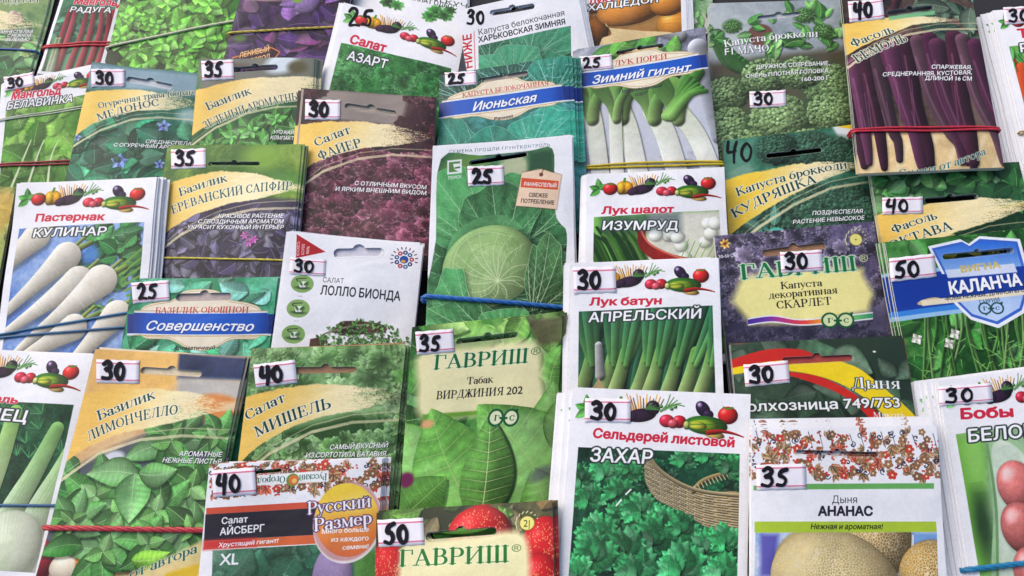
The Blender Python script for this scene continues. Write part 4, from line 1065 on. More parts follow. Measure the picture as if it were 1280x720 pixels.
def art_kale(c):
    c.cloud([(60, 54, 78), (96, 88, 116), (140, 130, 154)], 1.6)
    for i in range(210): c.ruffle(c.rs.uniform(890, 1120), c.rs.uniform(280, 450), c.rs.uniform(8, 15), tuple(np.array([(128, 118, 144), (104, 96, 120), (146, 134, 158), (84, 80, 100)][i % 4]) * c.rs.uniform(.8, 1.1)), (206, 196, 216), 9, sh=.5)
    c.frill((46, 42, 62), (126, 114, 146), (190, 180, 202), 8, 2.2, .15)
    c.poly([(900, 395), (1116, 380), (1122, 440), (900, 450)], (36, 36, 56), 12, .55)
    P = [(926, 347), (1062, 335), (1078, 345), (1084, 390), (938, 405)]
    c.smooth(P, (240, 230, 150), 5, k=2)
    st = [(0, (70, 50, 140)), (.15, (110, 60, 160)), (.3, (190, 60, 120)), (.45, (220, 70, 60)), (.58, (236, 160, 60)), (.7, (236, 226, 90)), (.85, (110, 180, 110)), (1, (60, 140, 100))]
    def bnd(g): return [tuple(p) for p in catmull([(934, 400 - g), (965, 396 - g), (1000, 401 - g), (1046, 397 - g), (1090, 392 - g)], 5)] + [tuple(p) for p in catmull([(1090, 398 + g), (1046, 403 + g), (1000, 406 + g), (965, 402 + g), (934, 406 + g)], 5)]
    c.poly(bnd(1.6), (236, 236, 240), .5); c.grad(bnd(0), None, None, (934, 400), (1090, 395), stops=st)
    gslogo(c, 1046, 401, 20, 8.5, (24, 90, 50), (214, 226, 170))
    c.text('serif', 'ГАВРИШ', (924, 350), (1071, 338), 18, (24, 110, 66), (206, 226, 190), 3); c.text('sans', '®', (1074, 328), (1085, 327), 9, (206, 220, 150))
    c.text('serif', 'Капуста', (975, 362), (1027, 358), 8.5, INK); c.text('serif', 'декоративная', (960, 374), (1046, 367), 8.5, INK); c.text('serif', 'СКАРЛЕТ', (970, 386.5), (1039, 381), 9.5, INK)
    sunlogo(c, 1069, 300, 8)
    for j in range(7): c.leaf(906, 305, 7, 4, 51 * j, (214, 150, 70), (240, 220, 150), 0, 3, .1)
    c.ell(906, 305, 2, 2, (110, 60, 30)); c.text('bold', '30-50 СМ', (898, 323), (922, 321), 4, (220, 214, 230))
    c.slot((952, 318), (1031, 308), 10)

def art_vigna(c):
    c.cloud([(24, 66, 24), (50, 106, 44), (90, 150, 80)], 1.4)
    foliage(c, (1105, 290, 1300, 460), 70, (16, 34), [(56, 120, 50), (36, 90, 38), (90, 156, 80)], .66, (130, 180, 110), 5)
    for i in range(34):
        x = c.rs.uniform(1150, 1330); stalk(c, [(x, 360), (x + c.rs.uniform(-6, 10), 410), (x + c.rs.uniform(-14, 24), 480)], 1.8, 1.5, [(120, 180, 90), (90, 150, 66), (150, 200, 116)][i % 3])
    for i in range(60): x, y = c.rs.uniform(1140, 1300), c.rs.uniform(420, 470); c.line([(x, y), (x + c.rs.uniform(-16, 16), y + c.rs.uniform(-14, 14))], .6, (120, 180, 90), .2)
    for x, y in ((1192, 418), (1185, 430), (1145, 424)):
        for j in range(4): c.leaf(x, y, 7, 6, 90 * j + 20, (226, 226, 206), None, 0, 3, .2)
    b0 = [(1108, 346), (1300, 328), (1306, 372), (1120, 396)]
    c.poly([(1108, 342), (1300, 322), (1306, 378), (1120, 402)], (150, 190, 226)); c.poly(b0, (22, 60, 150)); c.poly([(1118, 390), (1306, 366), (1306, 374), (1120, 396)], (60, 130, 210), .6)
    sh = [(1158, 309), (1200, 299), (1210, 305), (1224, 295), (1274, 299), (1282, 330), (1283, 376), (1278, 392), (1246, 411), (1212, 400), (1192, 380), (1178, 346)]
    def inn(k): m_ = np.mean(sh, 0); return [tuple(m_ + (np.array(p) - m_) * k) for p in sh]
    c.poly(sh, (236, 240, 246)); c.poly(inn(.93), (60, 100, 190)); c.grad(inn(.87), None, None, (1220, 300), (1235, 410), stops=[(0, (40, 100, 200)), (.3, (120, 160, 220)), (.7, (170, 196, 236)), (1, (190, 210, 240))])
    c.poly([(1108, 350), (1300, 331), (1304, 362), (1118, 386)], (22, 58, 146)); c.poly([(1180, 338), (1266, 330), (1270, 341), (1184, 348)], (206, 216, 236), .6)
    c.text('black', 'ВИГНА', (1200, 341), (1250, 335), 8, (196, 178, 110)); c.text('black', 'КАЛАНЧА', (1186, 368), (1276, 357), 15, WHT, None, 0, (1, 1, (8, 20, 70)), .04)
    c.ell(1160, 377, 14, 3.4, (206, 180, 140), 6); c.poly([(1150, 376), (1300, 361), (1302, 367), (1152, 383)], (232, 220, 190), .5); c.text('bold', '-БОБЫ НЕЖНЫЕ, ДЛИНОЙ 65 СМ', (1180, 376), (1284, 365), 4.6, (30, 40, 60))
    c.text('serif', 'ГАВРИШ', (1223, 380), (1248, 377), 4.4, (40, 60, 60)); gslogo(c, 1237, 386, 15, 6.5, (30, 70, 66))
    c.slot((1177, 322), (1266, 313), 7)

def art_fennel(c):
    def pic(c):
        c.cloud([(14, 44, 30), (36, 84, 54), (70, 116, 84)], 1.4)
        for k in range(26):
            x, y = c.rs.uniform(-30, 100), c.rs.uniform(515, 580); a = c.rs.uniform(60, 150)
            for i in range(14):
                t = math.radians(a + c.rs.uniform(-60, 60)); c.line([(x, y), (x + 15 * math.cos(t), y - 15 * math.sin(t))], .5, [(60, 130, 80), (40, 104, 66), (90, 156, 100)][i % 3], .2)
        stalk(c, [(20, 516), (4, 570), (-20, 640)], 9, 12, (150, 208, 106), (224, 236, 196), .35)
        c.ball(80, 670, 32, 60, (236, 236, 224), -30, .1, .6)
        for x0, r in ((52, 8), (84, 9)): stalk(c, [(x0 + 20, 536), (x0 - 8, 590), (x0 - 36, 640), (x0 - 56, 690)], r, 17, (150, 206, 120), (240, 244, 226), .35); [c.line([(x0 + 17 + k * 3, 545), (x0 - 10 + k * 4, 592), (x0 - 38 + k * 5, 640)], .4, (110, 170, 90), .3, .6) for k in (-1, 0, 1)]
        c.ball(6, 690, 40, 46, (226, 232, 206), -20, .1, .6)
        for i in range(12): c.line([(30 - i * 5, 640), (16 - i * 3, 690), (10 - i, 730)], 1.2, (190, 210, 160), .6, .35, 1)
    family(c, 'Фенхель', (-56, 499), (23, 505), 9, 'КУПЕЦ', (-52, 521), (34, 528), 14, pic)

def art_lemon_basil(c):
    c.cloud([(150, 100, 60), (206, 160, 110), (226, 190, 140)], .7)
    c.poly([(118, 430), (228, 440), (222, 480), (100, 560)], (232, 178, 96), 6, .85, n=.1); c.poly([(224, 442), (310, 448), (303, 476), (222, 474)], (46, 60, 96), 2, n=.2); c.poly([(222, 472), (304, 476), (300, 500), (222, 500)], (190, 186, 178), 4, n=.06)
    c.smooth([(245, 500), (275, 493), (306, 508), (303, 540), (270, 535)], (206, 130, 70), 3, n=.06); c.ell(292, 508, 14, 6, (226, 190, 150), 10, 3)
    c.poly([(60, 600), (230, 520), (300, 540), (270, 690), (40, 690)], (84, 90, 100), 5); c.ell(142, 574, 14, 9, (214, 218, 222), 20, 2)
    c.poly([(40, 690), (250, 690), (246, 760), (20, 760)], (200, 160, 110), 3); c.ball(46, 700, 20, 26, (176, 40, 60), 20, .3); c.ball(90, 710, 26, 20, (230, 216, 190), 0, .2); c.poly([(96, 690), (136, 690), (134, 760), (90, 760)], (214, 140, 60), 1)
    foliage(c, (76, 560, 270, 690), 46, (26, 46), [(64, 124, 62), (50, 100, 50), (90, 150, 84)], .6, (150, 190, 130), 8)
    for x, y, r in ((215, 552, 40), (120, 620, 40), (240, 610, 38), (150, 640, 30), (195, 640, 36), (130, 690, 36), (240, 660, 30), (185, 680, 34), (90, 650, 30), (270, 545, 26)):
        for i, a in enumerate(np.linspace(0, 360, 8)[:-1] + c.rs.rand() * 50): c.leaf(x, y, r * c.rs.uniform(1., 1.45), r * .72, a, tuple(np.array((88, 150, 78)) * c.rs.uniform(.75, 1.15)), (178, 212, 160), c.rs.uniform(-.12, .12), 8, .45)
        for a in np.linspace(0, 360, 4)[:-1] + c.rs.rand() * 90: c.leaf(x, y, r * .6, r * .42, a, (110, 168, 90), (190, 220, 170), 0, 6, .4)
    c.leaf(174, 594, 62, 36, 182, (100, 160, 88), (186, 216, 168), .06, 9); c.leaf(170, 592, 58, 40, -84, (104, 164, 92), (190, 220, 172), 0, 9); c.leaf(175, 592, 44, 30, 10, (110, 170, 96), (190, 220, 172), .1, 9); c.leaf(165, 700, 44, 22, 15, (130, 190, 70), (200, 226, 140), .1, 8); c.leaf(104, 682, 52, 26, 195, (50, 120, 46), (130, 180, 100), .1, 8)
    author(c, 'Базилик', (123, 526), (195, 498), 'ЛИМОНЧЕЛЛО', (111, 552), (223, 518), 11.5, 11.5,
           (('АРОМАТНЫЕ', (224, 570), (277, 571)), ('НЕЖНЫЕ ЛИСТЬЯ', (203, 578), (276, 580))), 6, 1, 6, yel=(240, 190, 96),
           low=((0, .74), (.12, .64), (.28, .56), (.5, .5), (.75, .42), (.95, .35)), arc=((0, .86), (.2, .68), (.45, .58), (.7, .54), (1., .54)))
    c.poly([(130, 742), (180, 712), (252, 676), (260, 720), (240, 780), (120, 780)], (240, 214, 150), 2.5, .9, n=.05); c.poly([(208, 716), (250, 704), (240, 760), (190, 760)], (230, 190, 60), 2, n=.05)
    c.text('serif', 'Семена от автора', (90, 752), (247, 690), 11, (24, 96, 90), (244, 230, 190), 2, shear=.25)
    c.slot((176, 463), (252, 468), 9)

def art_michelle(c):
    c.cloud([(40, 80, 34), (96, 140, 80), (150, 186, 130)], 1.1)
    ruffles(c, (318, 436, 505, 500), 50, (12, 24), [(136, 182, 112), (164, 206, 142), (110, 160, 86)], (220, 238, 200))
    c.ruffle(465, 470, 34, (150, 190, 130), (206, 226, 186), 9); c.ruffle(480, 450, 26, (140, 184, 116), (206, 226, 186), 9)
    c.poly([(290, 580), (360, 538), (440, 518), (505, 520), (495, 640), (280, 640)], (40, 70, 34), 5)
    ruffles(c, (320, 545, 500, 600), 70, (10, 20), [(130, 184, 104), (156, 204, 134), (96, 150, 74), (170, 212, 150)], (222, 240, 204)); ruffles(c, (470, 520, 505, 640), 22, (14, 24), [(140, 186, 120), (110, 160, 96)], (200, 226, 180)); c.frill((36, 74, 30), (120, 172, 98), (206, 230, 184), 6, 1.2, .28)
    author(c, 'Салат', (309, 526), (358, 501), 'МИШЕЛЬ', (321, 547), (414, 510), 11.5, 13,
           (('САМЫЙ ВКУСНЫЙ', (412, 562), (485, 559)), ('ИЗ СОРТОТИПА БАТАВИЯ.', (382, 572), (484, 570))), 6, 1, 3, yel=(240, 196, 100))
    c.slot((366, 464), (446, 463), 10)

def art_tobacco(c):
    c.cloud([(30, 76, 34), (70, 130, 60), (120, 170, 90)], 1)
    foliage(c, (505, 390, 705, 440), 16, (40, 70), [(110, 160, 76), (80, 136, 60), (140, 184, 100)], .66, (180, 210, 140), 6)
    foliage(c, (495, 440, 540, 640), 16, (40, 64), [(80, 146, 66), (50, 110, 50)], .7, (150, 196, 120), 6); foliage(c, (660, 430, 705, 640), 18, (40, 70), [(110, 166, 80), (80, 140, 64)], .7, (170, 206, 130), 6)
    c.poly([(660, 400), (706, 394), (702, 430), (672, 432)], (90, 70, 60), 4, .7)
    c.smooth([(526, 440), (600, 432), (668, 428), (677, 470), (674, 512), (600, 518), (528, 524), (522, 480)], (238, 230, 176), 6, k=3)
    c.poly([(528, 518), (600, 513), (640, 512), (640, 516), (600, 518), (528, 526)], (110, 156, 60), 1.2)
    def tl(x, y, L, wd, a, f, b=0., v=(170, 206, 120)): c.leaf(x, y, L, wd, a, tuple(np.array((110, 172, 80)) * f), v, b, 9, .45, va=.75, tone=.12)
    for a_ in ((500, 640, 120, 80, 70, .7), (540, 600, 90, 60, 30, .75), (700, 640, 160, 110, 96, .85), (560, 660, 150, 100, 118, .92, .05), (610, 660, 170, 110, 118, 1., -.06), (706, 650, 190, 120, 128, 1.08, .05), (690, 560, 90, 60, 60, .95)): tl(*a_)
    c.leaf(600, 652, 128, 66, 88, (116, 178, 86), (228, 240, 172), .02, 11, .7, va=.85, tone=.10)
    tl(500, 650, 70, 60, 40, .8); tl(690, 660, 80, 60, 110, .9)
    c.ell(508, 600, 9, 9, (110, 40, 80), 0, 2); c.ell(676, 592, 16, 8, (90, 90, 110), 20, 3, .6); c.ell(534, 530, 8, 5, (226, 170, 120), 0, 2)
    c.text('serif', 'ГАВРИШ', (541, 462), (660, 453), 17, (28, 100, 56), (236, 240, 206), 2); c.text('sans', '®', (663, 444), (675, 443), 9, (50, 100, 60))
    c.text('serif', 'Табак', (583, 480.5), (616, 478), 8.5, INK); c.text('serif', 'ВИРДЖИНИЯ 202', (545, 499), (653, 492), 9.5, INK)
    gslogo(c, 629, 522, 19, 10, (28, 90, 50), (226, 232, 190))
    c.slot((570, 428), (648, 419), 9)

def art_melon_green(c):
    c.cloud([(40, 56, 44), (56, 76, 58), (84, 102, 84)], 1.1)
    foliage(c, (910, 430, 1140, 540), 20, (30, 60), [(56, 80, 60), (46, 66, 50)], .7, (90, 112, 92), 5, .2)
    c.smooth([(900, 456), (925, 446), (960, 437), (1000, 437), (1018, 446), (1000, 452), (950, 454), (905, 464)], (196, 44, 36), .4)
    c.smooth([(960, 464), (1010, 468), (1040, 478), (1076, 500), (1120, 540), (1140, 565), (1116, 565), (1086, 524), (1050, 494), (1000, 474)], (196, 44, 36), .4)
    c.smooth([(900, 464), (930, 457), (975, 451), (1020, 451), (1064, 457), (1100, 483), (1150, 526), (1160, 560), (1134, 552), (1100, 516), (1064, 488), (1020, 470), (965, 463), (905, 469)], (238, 206, 36), .4)
    c.ell(1092, 440, 2, 1.2, (220, 224, 220))
    c.text('serif', 'Дыня', (1063, 486), (1125, 486), 13, WHT, (30, 50, 36), 3); c.text('bold', 'Колхозница 749/753', (918, 515), (1126, 509), 12.5, WHT, (30, 50, 36), 4)
    c.text('serif', 'Мякоть', (1090, 522), (1131, 522), 6.5, WHT); c.text('serif', 'плотная, сочная', (1040, 531), (1129, 531), 6.5, WHT)
    c.slot((977, 452), (1066, 448), 10)

def art_celery(c):
    def pic(c):
        c.cloud([(10, 38, 28), (22, 66, 46), (40, 96, 66)], 1.5)
        for i in range(26): c.lobed(c.rs.uniform(705, 925), c.rs.uniform(560, 730), c.rs.uniform(14, 22), c.rs.uniform(40, 140), tuple(np.array((26, 96, 62)) * c.rs.uniform(.6, .95)), vein=(60, 130, 90))
        P = catmull(c.ms([(806, 572), (812, 568), (824, 586), (850, 604), (870, 612), (900, 615), (926, 619), (926, 668), (895, 664), (870, 652), (840, 635), (818, 622), (806, 600)]), 6, True)
        c.poly(P, (196, 176, 126), .3, 1, False, n=.1)
        old = c.clip; z = c.polymask(P, .3); k_ = np.zeros((c.h, c.w), dtype=np.float32); k_[z[0]] = z[1]; c.clip = k_ * old
        c.poly(P, (164, 142, 100), .3, 1, False, n=.2)
        for i in range(17):
            t = i / 16; Q = np.array([(806 + 2 * t, 572 + t * 44), (824 + 2 * t, 588 + 46 * t), (850, 605 + 44 * t), (880, 616 + 48 * t), (926, 621 + 52 * t)])
            Q = catmull(Q, 9)
            for j in range(len(Q) - 3):
                if (j // 3 + i) % 2 == 0: c.line([tuple(Q[j]), tuple(Q[j + 1]), tuple(Q[j + 3])], 1.0, tuple(np.array((240, 226, 188)) * c.rs.uniform(.85, 1.05)), 1.0, shade=.8)
                elif j % 3 == 0: c.line([tuple(Q[j]), tuple(Q[j + 2])], .9, tuple(np.array((206, 186, 140)) * c.rs.uniform(.8, 1.1)), .9, shade=.6)
        c.clip = old
        c.line([(866, 614), (878, 602), (900, 594), (926, 591)], 3.2, (186, 164, 112), 3.2, shade=.7); [c.line([(867 + i * 4.5, 611 - 17 * (1 - (1 - i / 14) ** 2) - 3), (870 + i * 4.5, 611 - 18 * (1 - (1 - i / 14) ** 2) + 3)], .6, (226, 208, 160), al=.8) for i in range(14)]; c.line([(808, 568), (824, 588), (850, 605), (880, 615), (926, 620)], 2.4, (216, 196, 150), 2.4, shade=.7)
        for x, y, r, a in ((755, 595, 26, 80), (735, 625, 24, 100), (785, 590, 22, 60), (770, 620, 22, 50), (725, 600, 20, 120), (855, 578, 20, 80), (885, 572, 22, 90), (910, 588, 20, 70), (775, 650, 26, 90), (800, 640, 26, 110), (825, 655, 24, 100), (745, 668, 28, 90), (815, 680, 34, 80), (780, 690, 30, 120), (850, 665, 24, 60), (880, 690, 26, 80), (905, 680, 22, 100), (740, 700, 32, 80), (850, 715, 34, 90), (795, 720, 30, 70), (720, 720, 24, 100), (900, 720, 26, 70)):
            c.lobed(x, y, r * 1.15, a, tuple(np.array((62, 156, 94)) * c.rs.uniform(.82, 1.15)), vein=(92, 172, 116))
        c.line([(770, 632), (776, 625)], .9, WHT); c.line([(782, 618), (788, 612)], .9, WHT)
    family(c, 'Сельдерей листовой', (740, 547), (918, 559), 11.5, 'ЗАХАР', (736, 576.5), (815, 580), 17, pic)

def netting(c, x, y, rx, ry, rot, col, net=(238, 222, 182)):
    c.ball(x, y, rx, ry, tuple(np.array(col) * .95), rot, .05, .5, n=.12)
    X0, Y0 = c.m((x, y)); w_ = c.win(X0 - rx, Y0 - rx, X0 + rx, Y0 + rx)
    if w_ is None: return
    sl_, X, Y = w_; g = 3.3
    D1 = np.full(X.shape, 9.); D2 = D1.copy(); ix, iy = np.floor(X / g), np.floor(Y / g)
    for dx in (-1, 0, 1):
        for dy in (-1, 0, 1):
            jx, jy = ix + dx, iy + dy
            h1 = np.modf(abs(np.sin(jx * 12.9 + jy * 78.2) * 4375.5))[0]; h2 = np.modf(abs(np.sin(jx * 39.3 + jy * 11.1) * 2375.5))[0]
            d = np.hypot(X - (jx + h1) * g, Y - (jy + h2) * g); D2 = np.where(d < D1, D1, np.minimum(D2, d)); D1 = np.minimum(D1, d)
    ca, sa = math.cos(math.radians(rot)), math.sin(math.radians(rot))
    q = np.hypot(((X - X0) * ca - (Y - Y0) * sa) / rx, ((X - X0) * sa + (Y - Y0) * ca) / ry)
    lum = np.clip(1.05 - .5 * q ** 2 - .15 * (X - X0) / rx - .2 * (Y - Y0) / ry, .3, 1.2)
    c.put(sl_, (ss(1.0, .15, D2 - D1) * .95 * (q < .985)).astype(np.float32), np.clip(C(*net) * lum[..., None], 0, 1))

def art_melon(c):
    ornament(c, 938, 540, 1176, 597, 250); [c.line([(x, 538 + (x % 7)), (x + 5, 560)], .5, (60, 60, 80), .3) for x in range(945, 1170, 13)]
    c.poly([(1004, 605), (1167, 604), (1167, 611), (1004, 612)], (104, 168, 92)); c.poly([(942, 607), (1004, 606), (1004, 612), (942, 613)], (104, 168, 92))
    c.text('sans', 'Дыня', (1038, 629), (1071, 629), 9.5, (40, 40, 46)); c.text('black', 'АНАНАС', (1021, 644.5), (1090, 644.5), 11.5, (34, 28, 44))
    c.poly([(943, 652), (1170, 652), (1171, 665), (943, 666)], (168, 196, 60)); c.text('bold', 'Нежная и ароматная!', (1011, 661.5), (1102, 661.5), 6.8, (40, 44, 20), shear=.2)
    c.setclip([(944, 666), (1171, 665), (1174, 860), (940, 860)])
    c.cloud([(80, 110, 180), (150, 176, 214), (206, 216, 232)], .8); c.poly([(950, 668), (972, 668), (966, 720), (950, 720)], (96, 92, 170), 3); c.poly([(1132, 667), (1175, 667), (1178, 700), (1132, 700)], (120, 160, 210), 2); c.line([(1140, 670), (1138, 720)], 1.5, (236, 240, 246))
    netting(c, 1004, 694, 36, 28, 20, (206, 180, 120)); netting(c, 1085, 672, 52, 50, 0, (196, 160, 96)); netting(c, 1165, 718, 42, 38, 0, (196, 150, 66)); netting(c, 1045, 732, 80, 58, -22, (222, 196, 132))
    c.setclip()
    c.slot((994, 566), (1098, 569), 7)

def art_beans(c):
    def pic(c):
        c.cloud([(100, 150, 90), (150, 180, 140), (190, 206, 180)], .8)
        c.poly([(1190, 545), (1225, 540), (1238, 720), (1205, 720)], (110, 170, 70), 6); c.ell(1228, 655, 10, 36, (30, 50, 34), 0, 6, .8); c.ell(1216, 570, 12, 30, (140, 196, 100), 0, 6, .8)
        c.smooth([(1234, 556), (1262, 548), (1300, 590), (1360, 700), (1360, 760), (1250, 760), (1240, 640)], (150, 186, 140), .6, n=.06)
        c.smooth([(1238, 560), (1262, 555), (1296, 596), (1350, 700), (1340, 760), (1256, 760), (1246, 640)], (196, 212, 190), 1, n=.1); c.line([(1232, 556), (1244, 640), (1246, 740)], 1.6, (110, 150, 100))
        for x, y in ((1270, 608), (1276, 660), (1292, 716), (1330, 640)): c.ball(x, y, 23, 28, (222, 126, 120), 24, .35, .4, n=.14, tex=.06, sh=.6); c.smooth([(x - 16, y - 8), (x - 10, y - 18), (x - 2, y - 20), (x - 8, y - 10)], (244, 196, 190), 3, .5); c.ell(x + 6, y + 25, 10, 2, (220, 190, 110), 10, .6)
    family(c, 'Бобы', (1199, 524), (1266, 521), 13, 'БЕЛОРУССКИЕ', (1208, 553), (1392, 537), 16, pic)

def art_iceberg(c):
    ornament(c, 262, 582, 476, 620, 230, -6)
    c.poly([(322, 594), (411, 588), (411, 602), (322, 607)], (240, 242, 240), .6)
    c.text('serif', 'Русский', (409, 592), (374, 594), 8, (30, 84, 70)); c.text('serif', 'Огород', (357, 595), (322, 598), 8, (30, 84, 70)); c.ell(366, 600, 8, 8, (110, 140, 60)); c.ell(367, 600, 6, 6, (214, 110, 60)); c.ell(368, 601, 3, 3, (236, 190, 110))
    c.poly([(258, 635), (478, 622), (478, 630), (258, 643)], (200, 84, 60)); c.poly([(257, 643), (478, 630), (476, 664), (255, 676)], (40, 38, 48)); c.poly([(255, 676), (476, 664), (476, 675), (254, 687)], (206, 100, 60)); c.poly([(255, 676), (320, 672), (320, 683), (254, 687)], (196, 60, 60), 3)
    c.setclip([(266, 688), (470, 676), (468, 860), (262, 860)])
    c.cloud([(30, 52, 44), (60, 96, 76), (120, 150, 130)], 1)
    for x, y, r in ((300, 715, 34), (345, 700, 34), (385, 712, 30), (330, 735, 34), (280, 735, 28)): c.ruffle(x, y, r, tuple(np.array((66, 112, 86)) * c.rs.uniform(.75, 1.1)), (150, 190, 166), 6)
    foliage(c, (270, 690, 400, 760), 14, (24, 44), [(60, 110, 84), (44, 86, 66)], .9, (110, 160, 140), 5); c.frill((24, 48, 36), (76, 122, 94), (160, 196, 170), 5, 1.1, .35); c.ball(415, 722, 24, 40, (160, 140, 176), 0, .1, .75, tex=.1); c.poly([(444, 690), (470, 688), (468, 760), (444, 760)], (90, 140, 70), 2, n=.2)
    c.setclip()
    c.ell(435, 653, 43, 49, (236, 228, 226)); c.ell(434, 651, 42, 48, (180, 110, 110), 0, 1, .6)
    r = c.ms([(434 + 40 * math.cos(t), 650 + 46 * math.sin(t)) for t in np.linspace(0, 6.28, 40)[:-1]])
    c.grad([(434 + 40 * math.cos(t), 650 + 46 * math.sin(t)) for t in np.linspace(0, 6.28, 40)[:-1]], None, None, (434, 604), (434, 696), stops=[(0, (240, 206, 70)), (.35, (238, 196, 80)), (.6, (226, 140, 70)), (1, (214, 110, 70))])
    c.ell(446, 628, 16, 10, (250, 230, 140), 0, 6, .5)
    c.text('serif', 'Русский', (384, 643), (464, 633), 15, WHT, (90, 60, 100), 4); c.text('serif', 'Размер', (392, 664), (465, 654), 15.5, WHT, (90, 60, 100), 4)
    for t, a, b in (('Много больше', (402, 667), (461, 664)), ('из каждого', (414, 677), (461, 675)), ('семени!', (428, 687), (461, 685))): c.text('bold', t, a, b, 5.8, WHT)
    c.text('bold', 'Салат', (277, 655), (310, 652.5), 8, WHT); c.text('bold', 'АЙСБЕРГ', (275, 669), (331, 664), 9, WHT); c.text('bold', 'Хрустящий гигант!', (273, 684), (348, 678), 5.4, WHT, shear=.2); c.text('bold', 'XL', (275, 706), (298, 705), 14, WHT)
    c.slot((300, 592), (352, 588), 5)

def art_strawberry(c):
    c.cloud([(50, 56, 36), (90, 90, 60), (130, 130, 90)], 1.2)
    foliage(c, (470, 630, 690, 680), 24, (20, 44), [(90, 130, 60), (70, 100, 50), (60, 60, 44), (110, 90, 60)], .6, (150, 170, 110), 6)
    def berry(x, y, rx, ry, rot):
        c.ball(x, y, rx, ry, (206, 38, 44), rot, .25, .4)
        for i in range(int(rx * ry * .16)):
            t, q = c.rs.rand() * 6.28, math.sqrt(c.rs.rand()) * .9; c.ell(x + rx * q * math.cos(t), y + ry * q * math.sin(t), .6, .9, (240, 170, 110), 0, .3, .8)
    berry(600, 668, 40, 34, 0); berry(484, 716, 22, 40, 0); berry(682, 690, 30, 42, 0); berry(650, 780, 60, 40, 0); berry(676, 730, 26, 36, 10)
    c.smooth([(508, 678), (560, 672), (600, 668), (648, 664), (662, 690), (660, 760), (652, 860), (500, 860), (496, 760), (500, 700)], (240, 232, 178), 5, k=3)
    c.text('serif', 'ГАВРИШ', (498, 708), (637, 702), 20, (40, 112, 44), (242, 244, 206), 2); c.text('sans', '®', (640, 690), (652, 689), 9, (60, 110, 50)); c.text('serif', 'Земляника', (528, 732), (608, 729), 11, INK)
    sunlogo(c, 659, 654, 9, '2|')
    c.slot((532, 671), (621, 664), 11)

def art_edge_bits(c):
    c.cloud([(70, 100, 40), (120, 150, 70), (190, 190, 110)], 1); foliage(c, (-30, 230, 30, 300), 20, (14, 26), [(110, 150, 60), (150, 170, 80)]); c.ell(4, 262, 14, 30, (216, 170, 80), 0, 5, .8)

def art_squash(c):
    c.cloud([(50, 110, 70), (120, 160, 110), (220, 220, 210)], 1); foliage(c, (855, -10, 890, 40), 14, (14, 24), [(70, 130, 80), (110, 160, 100)])
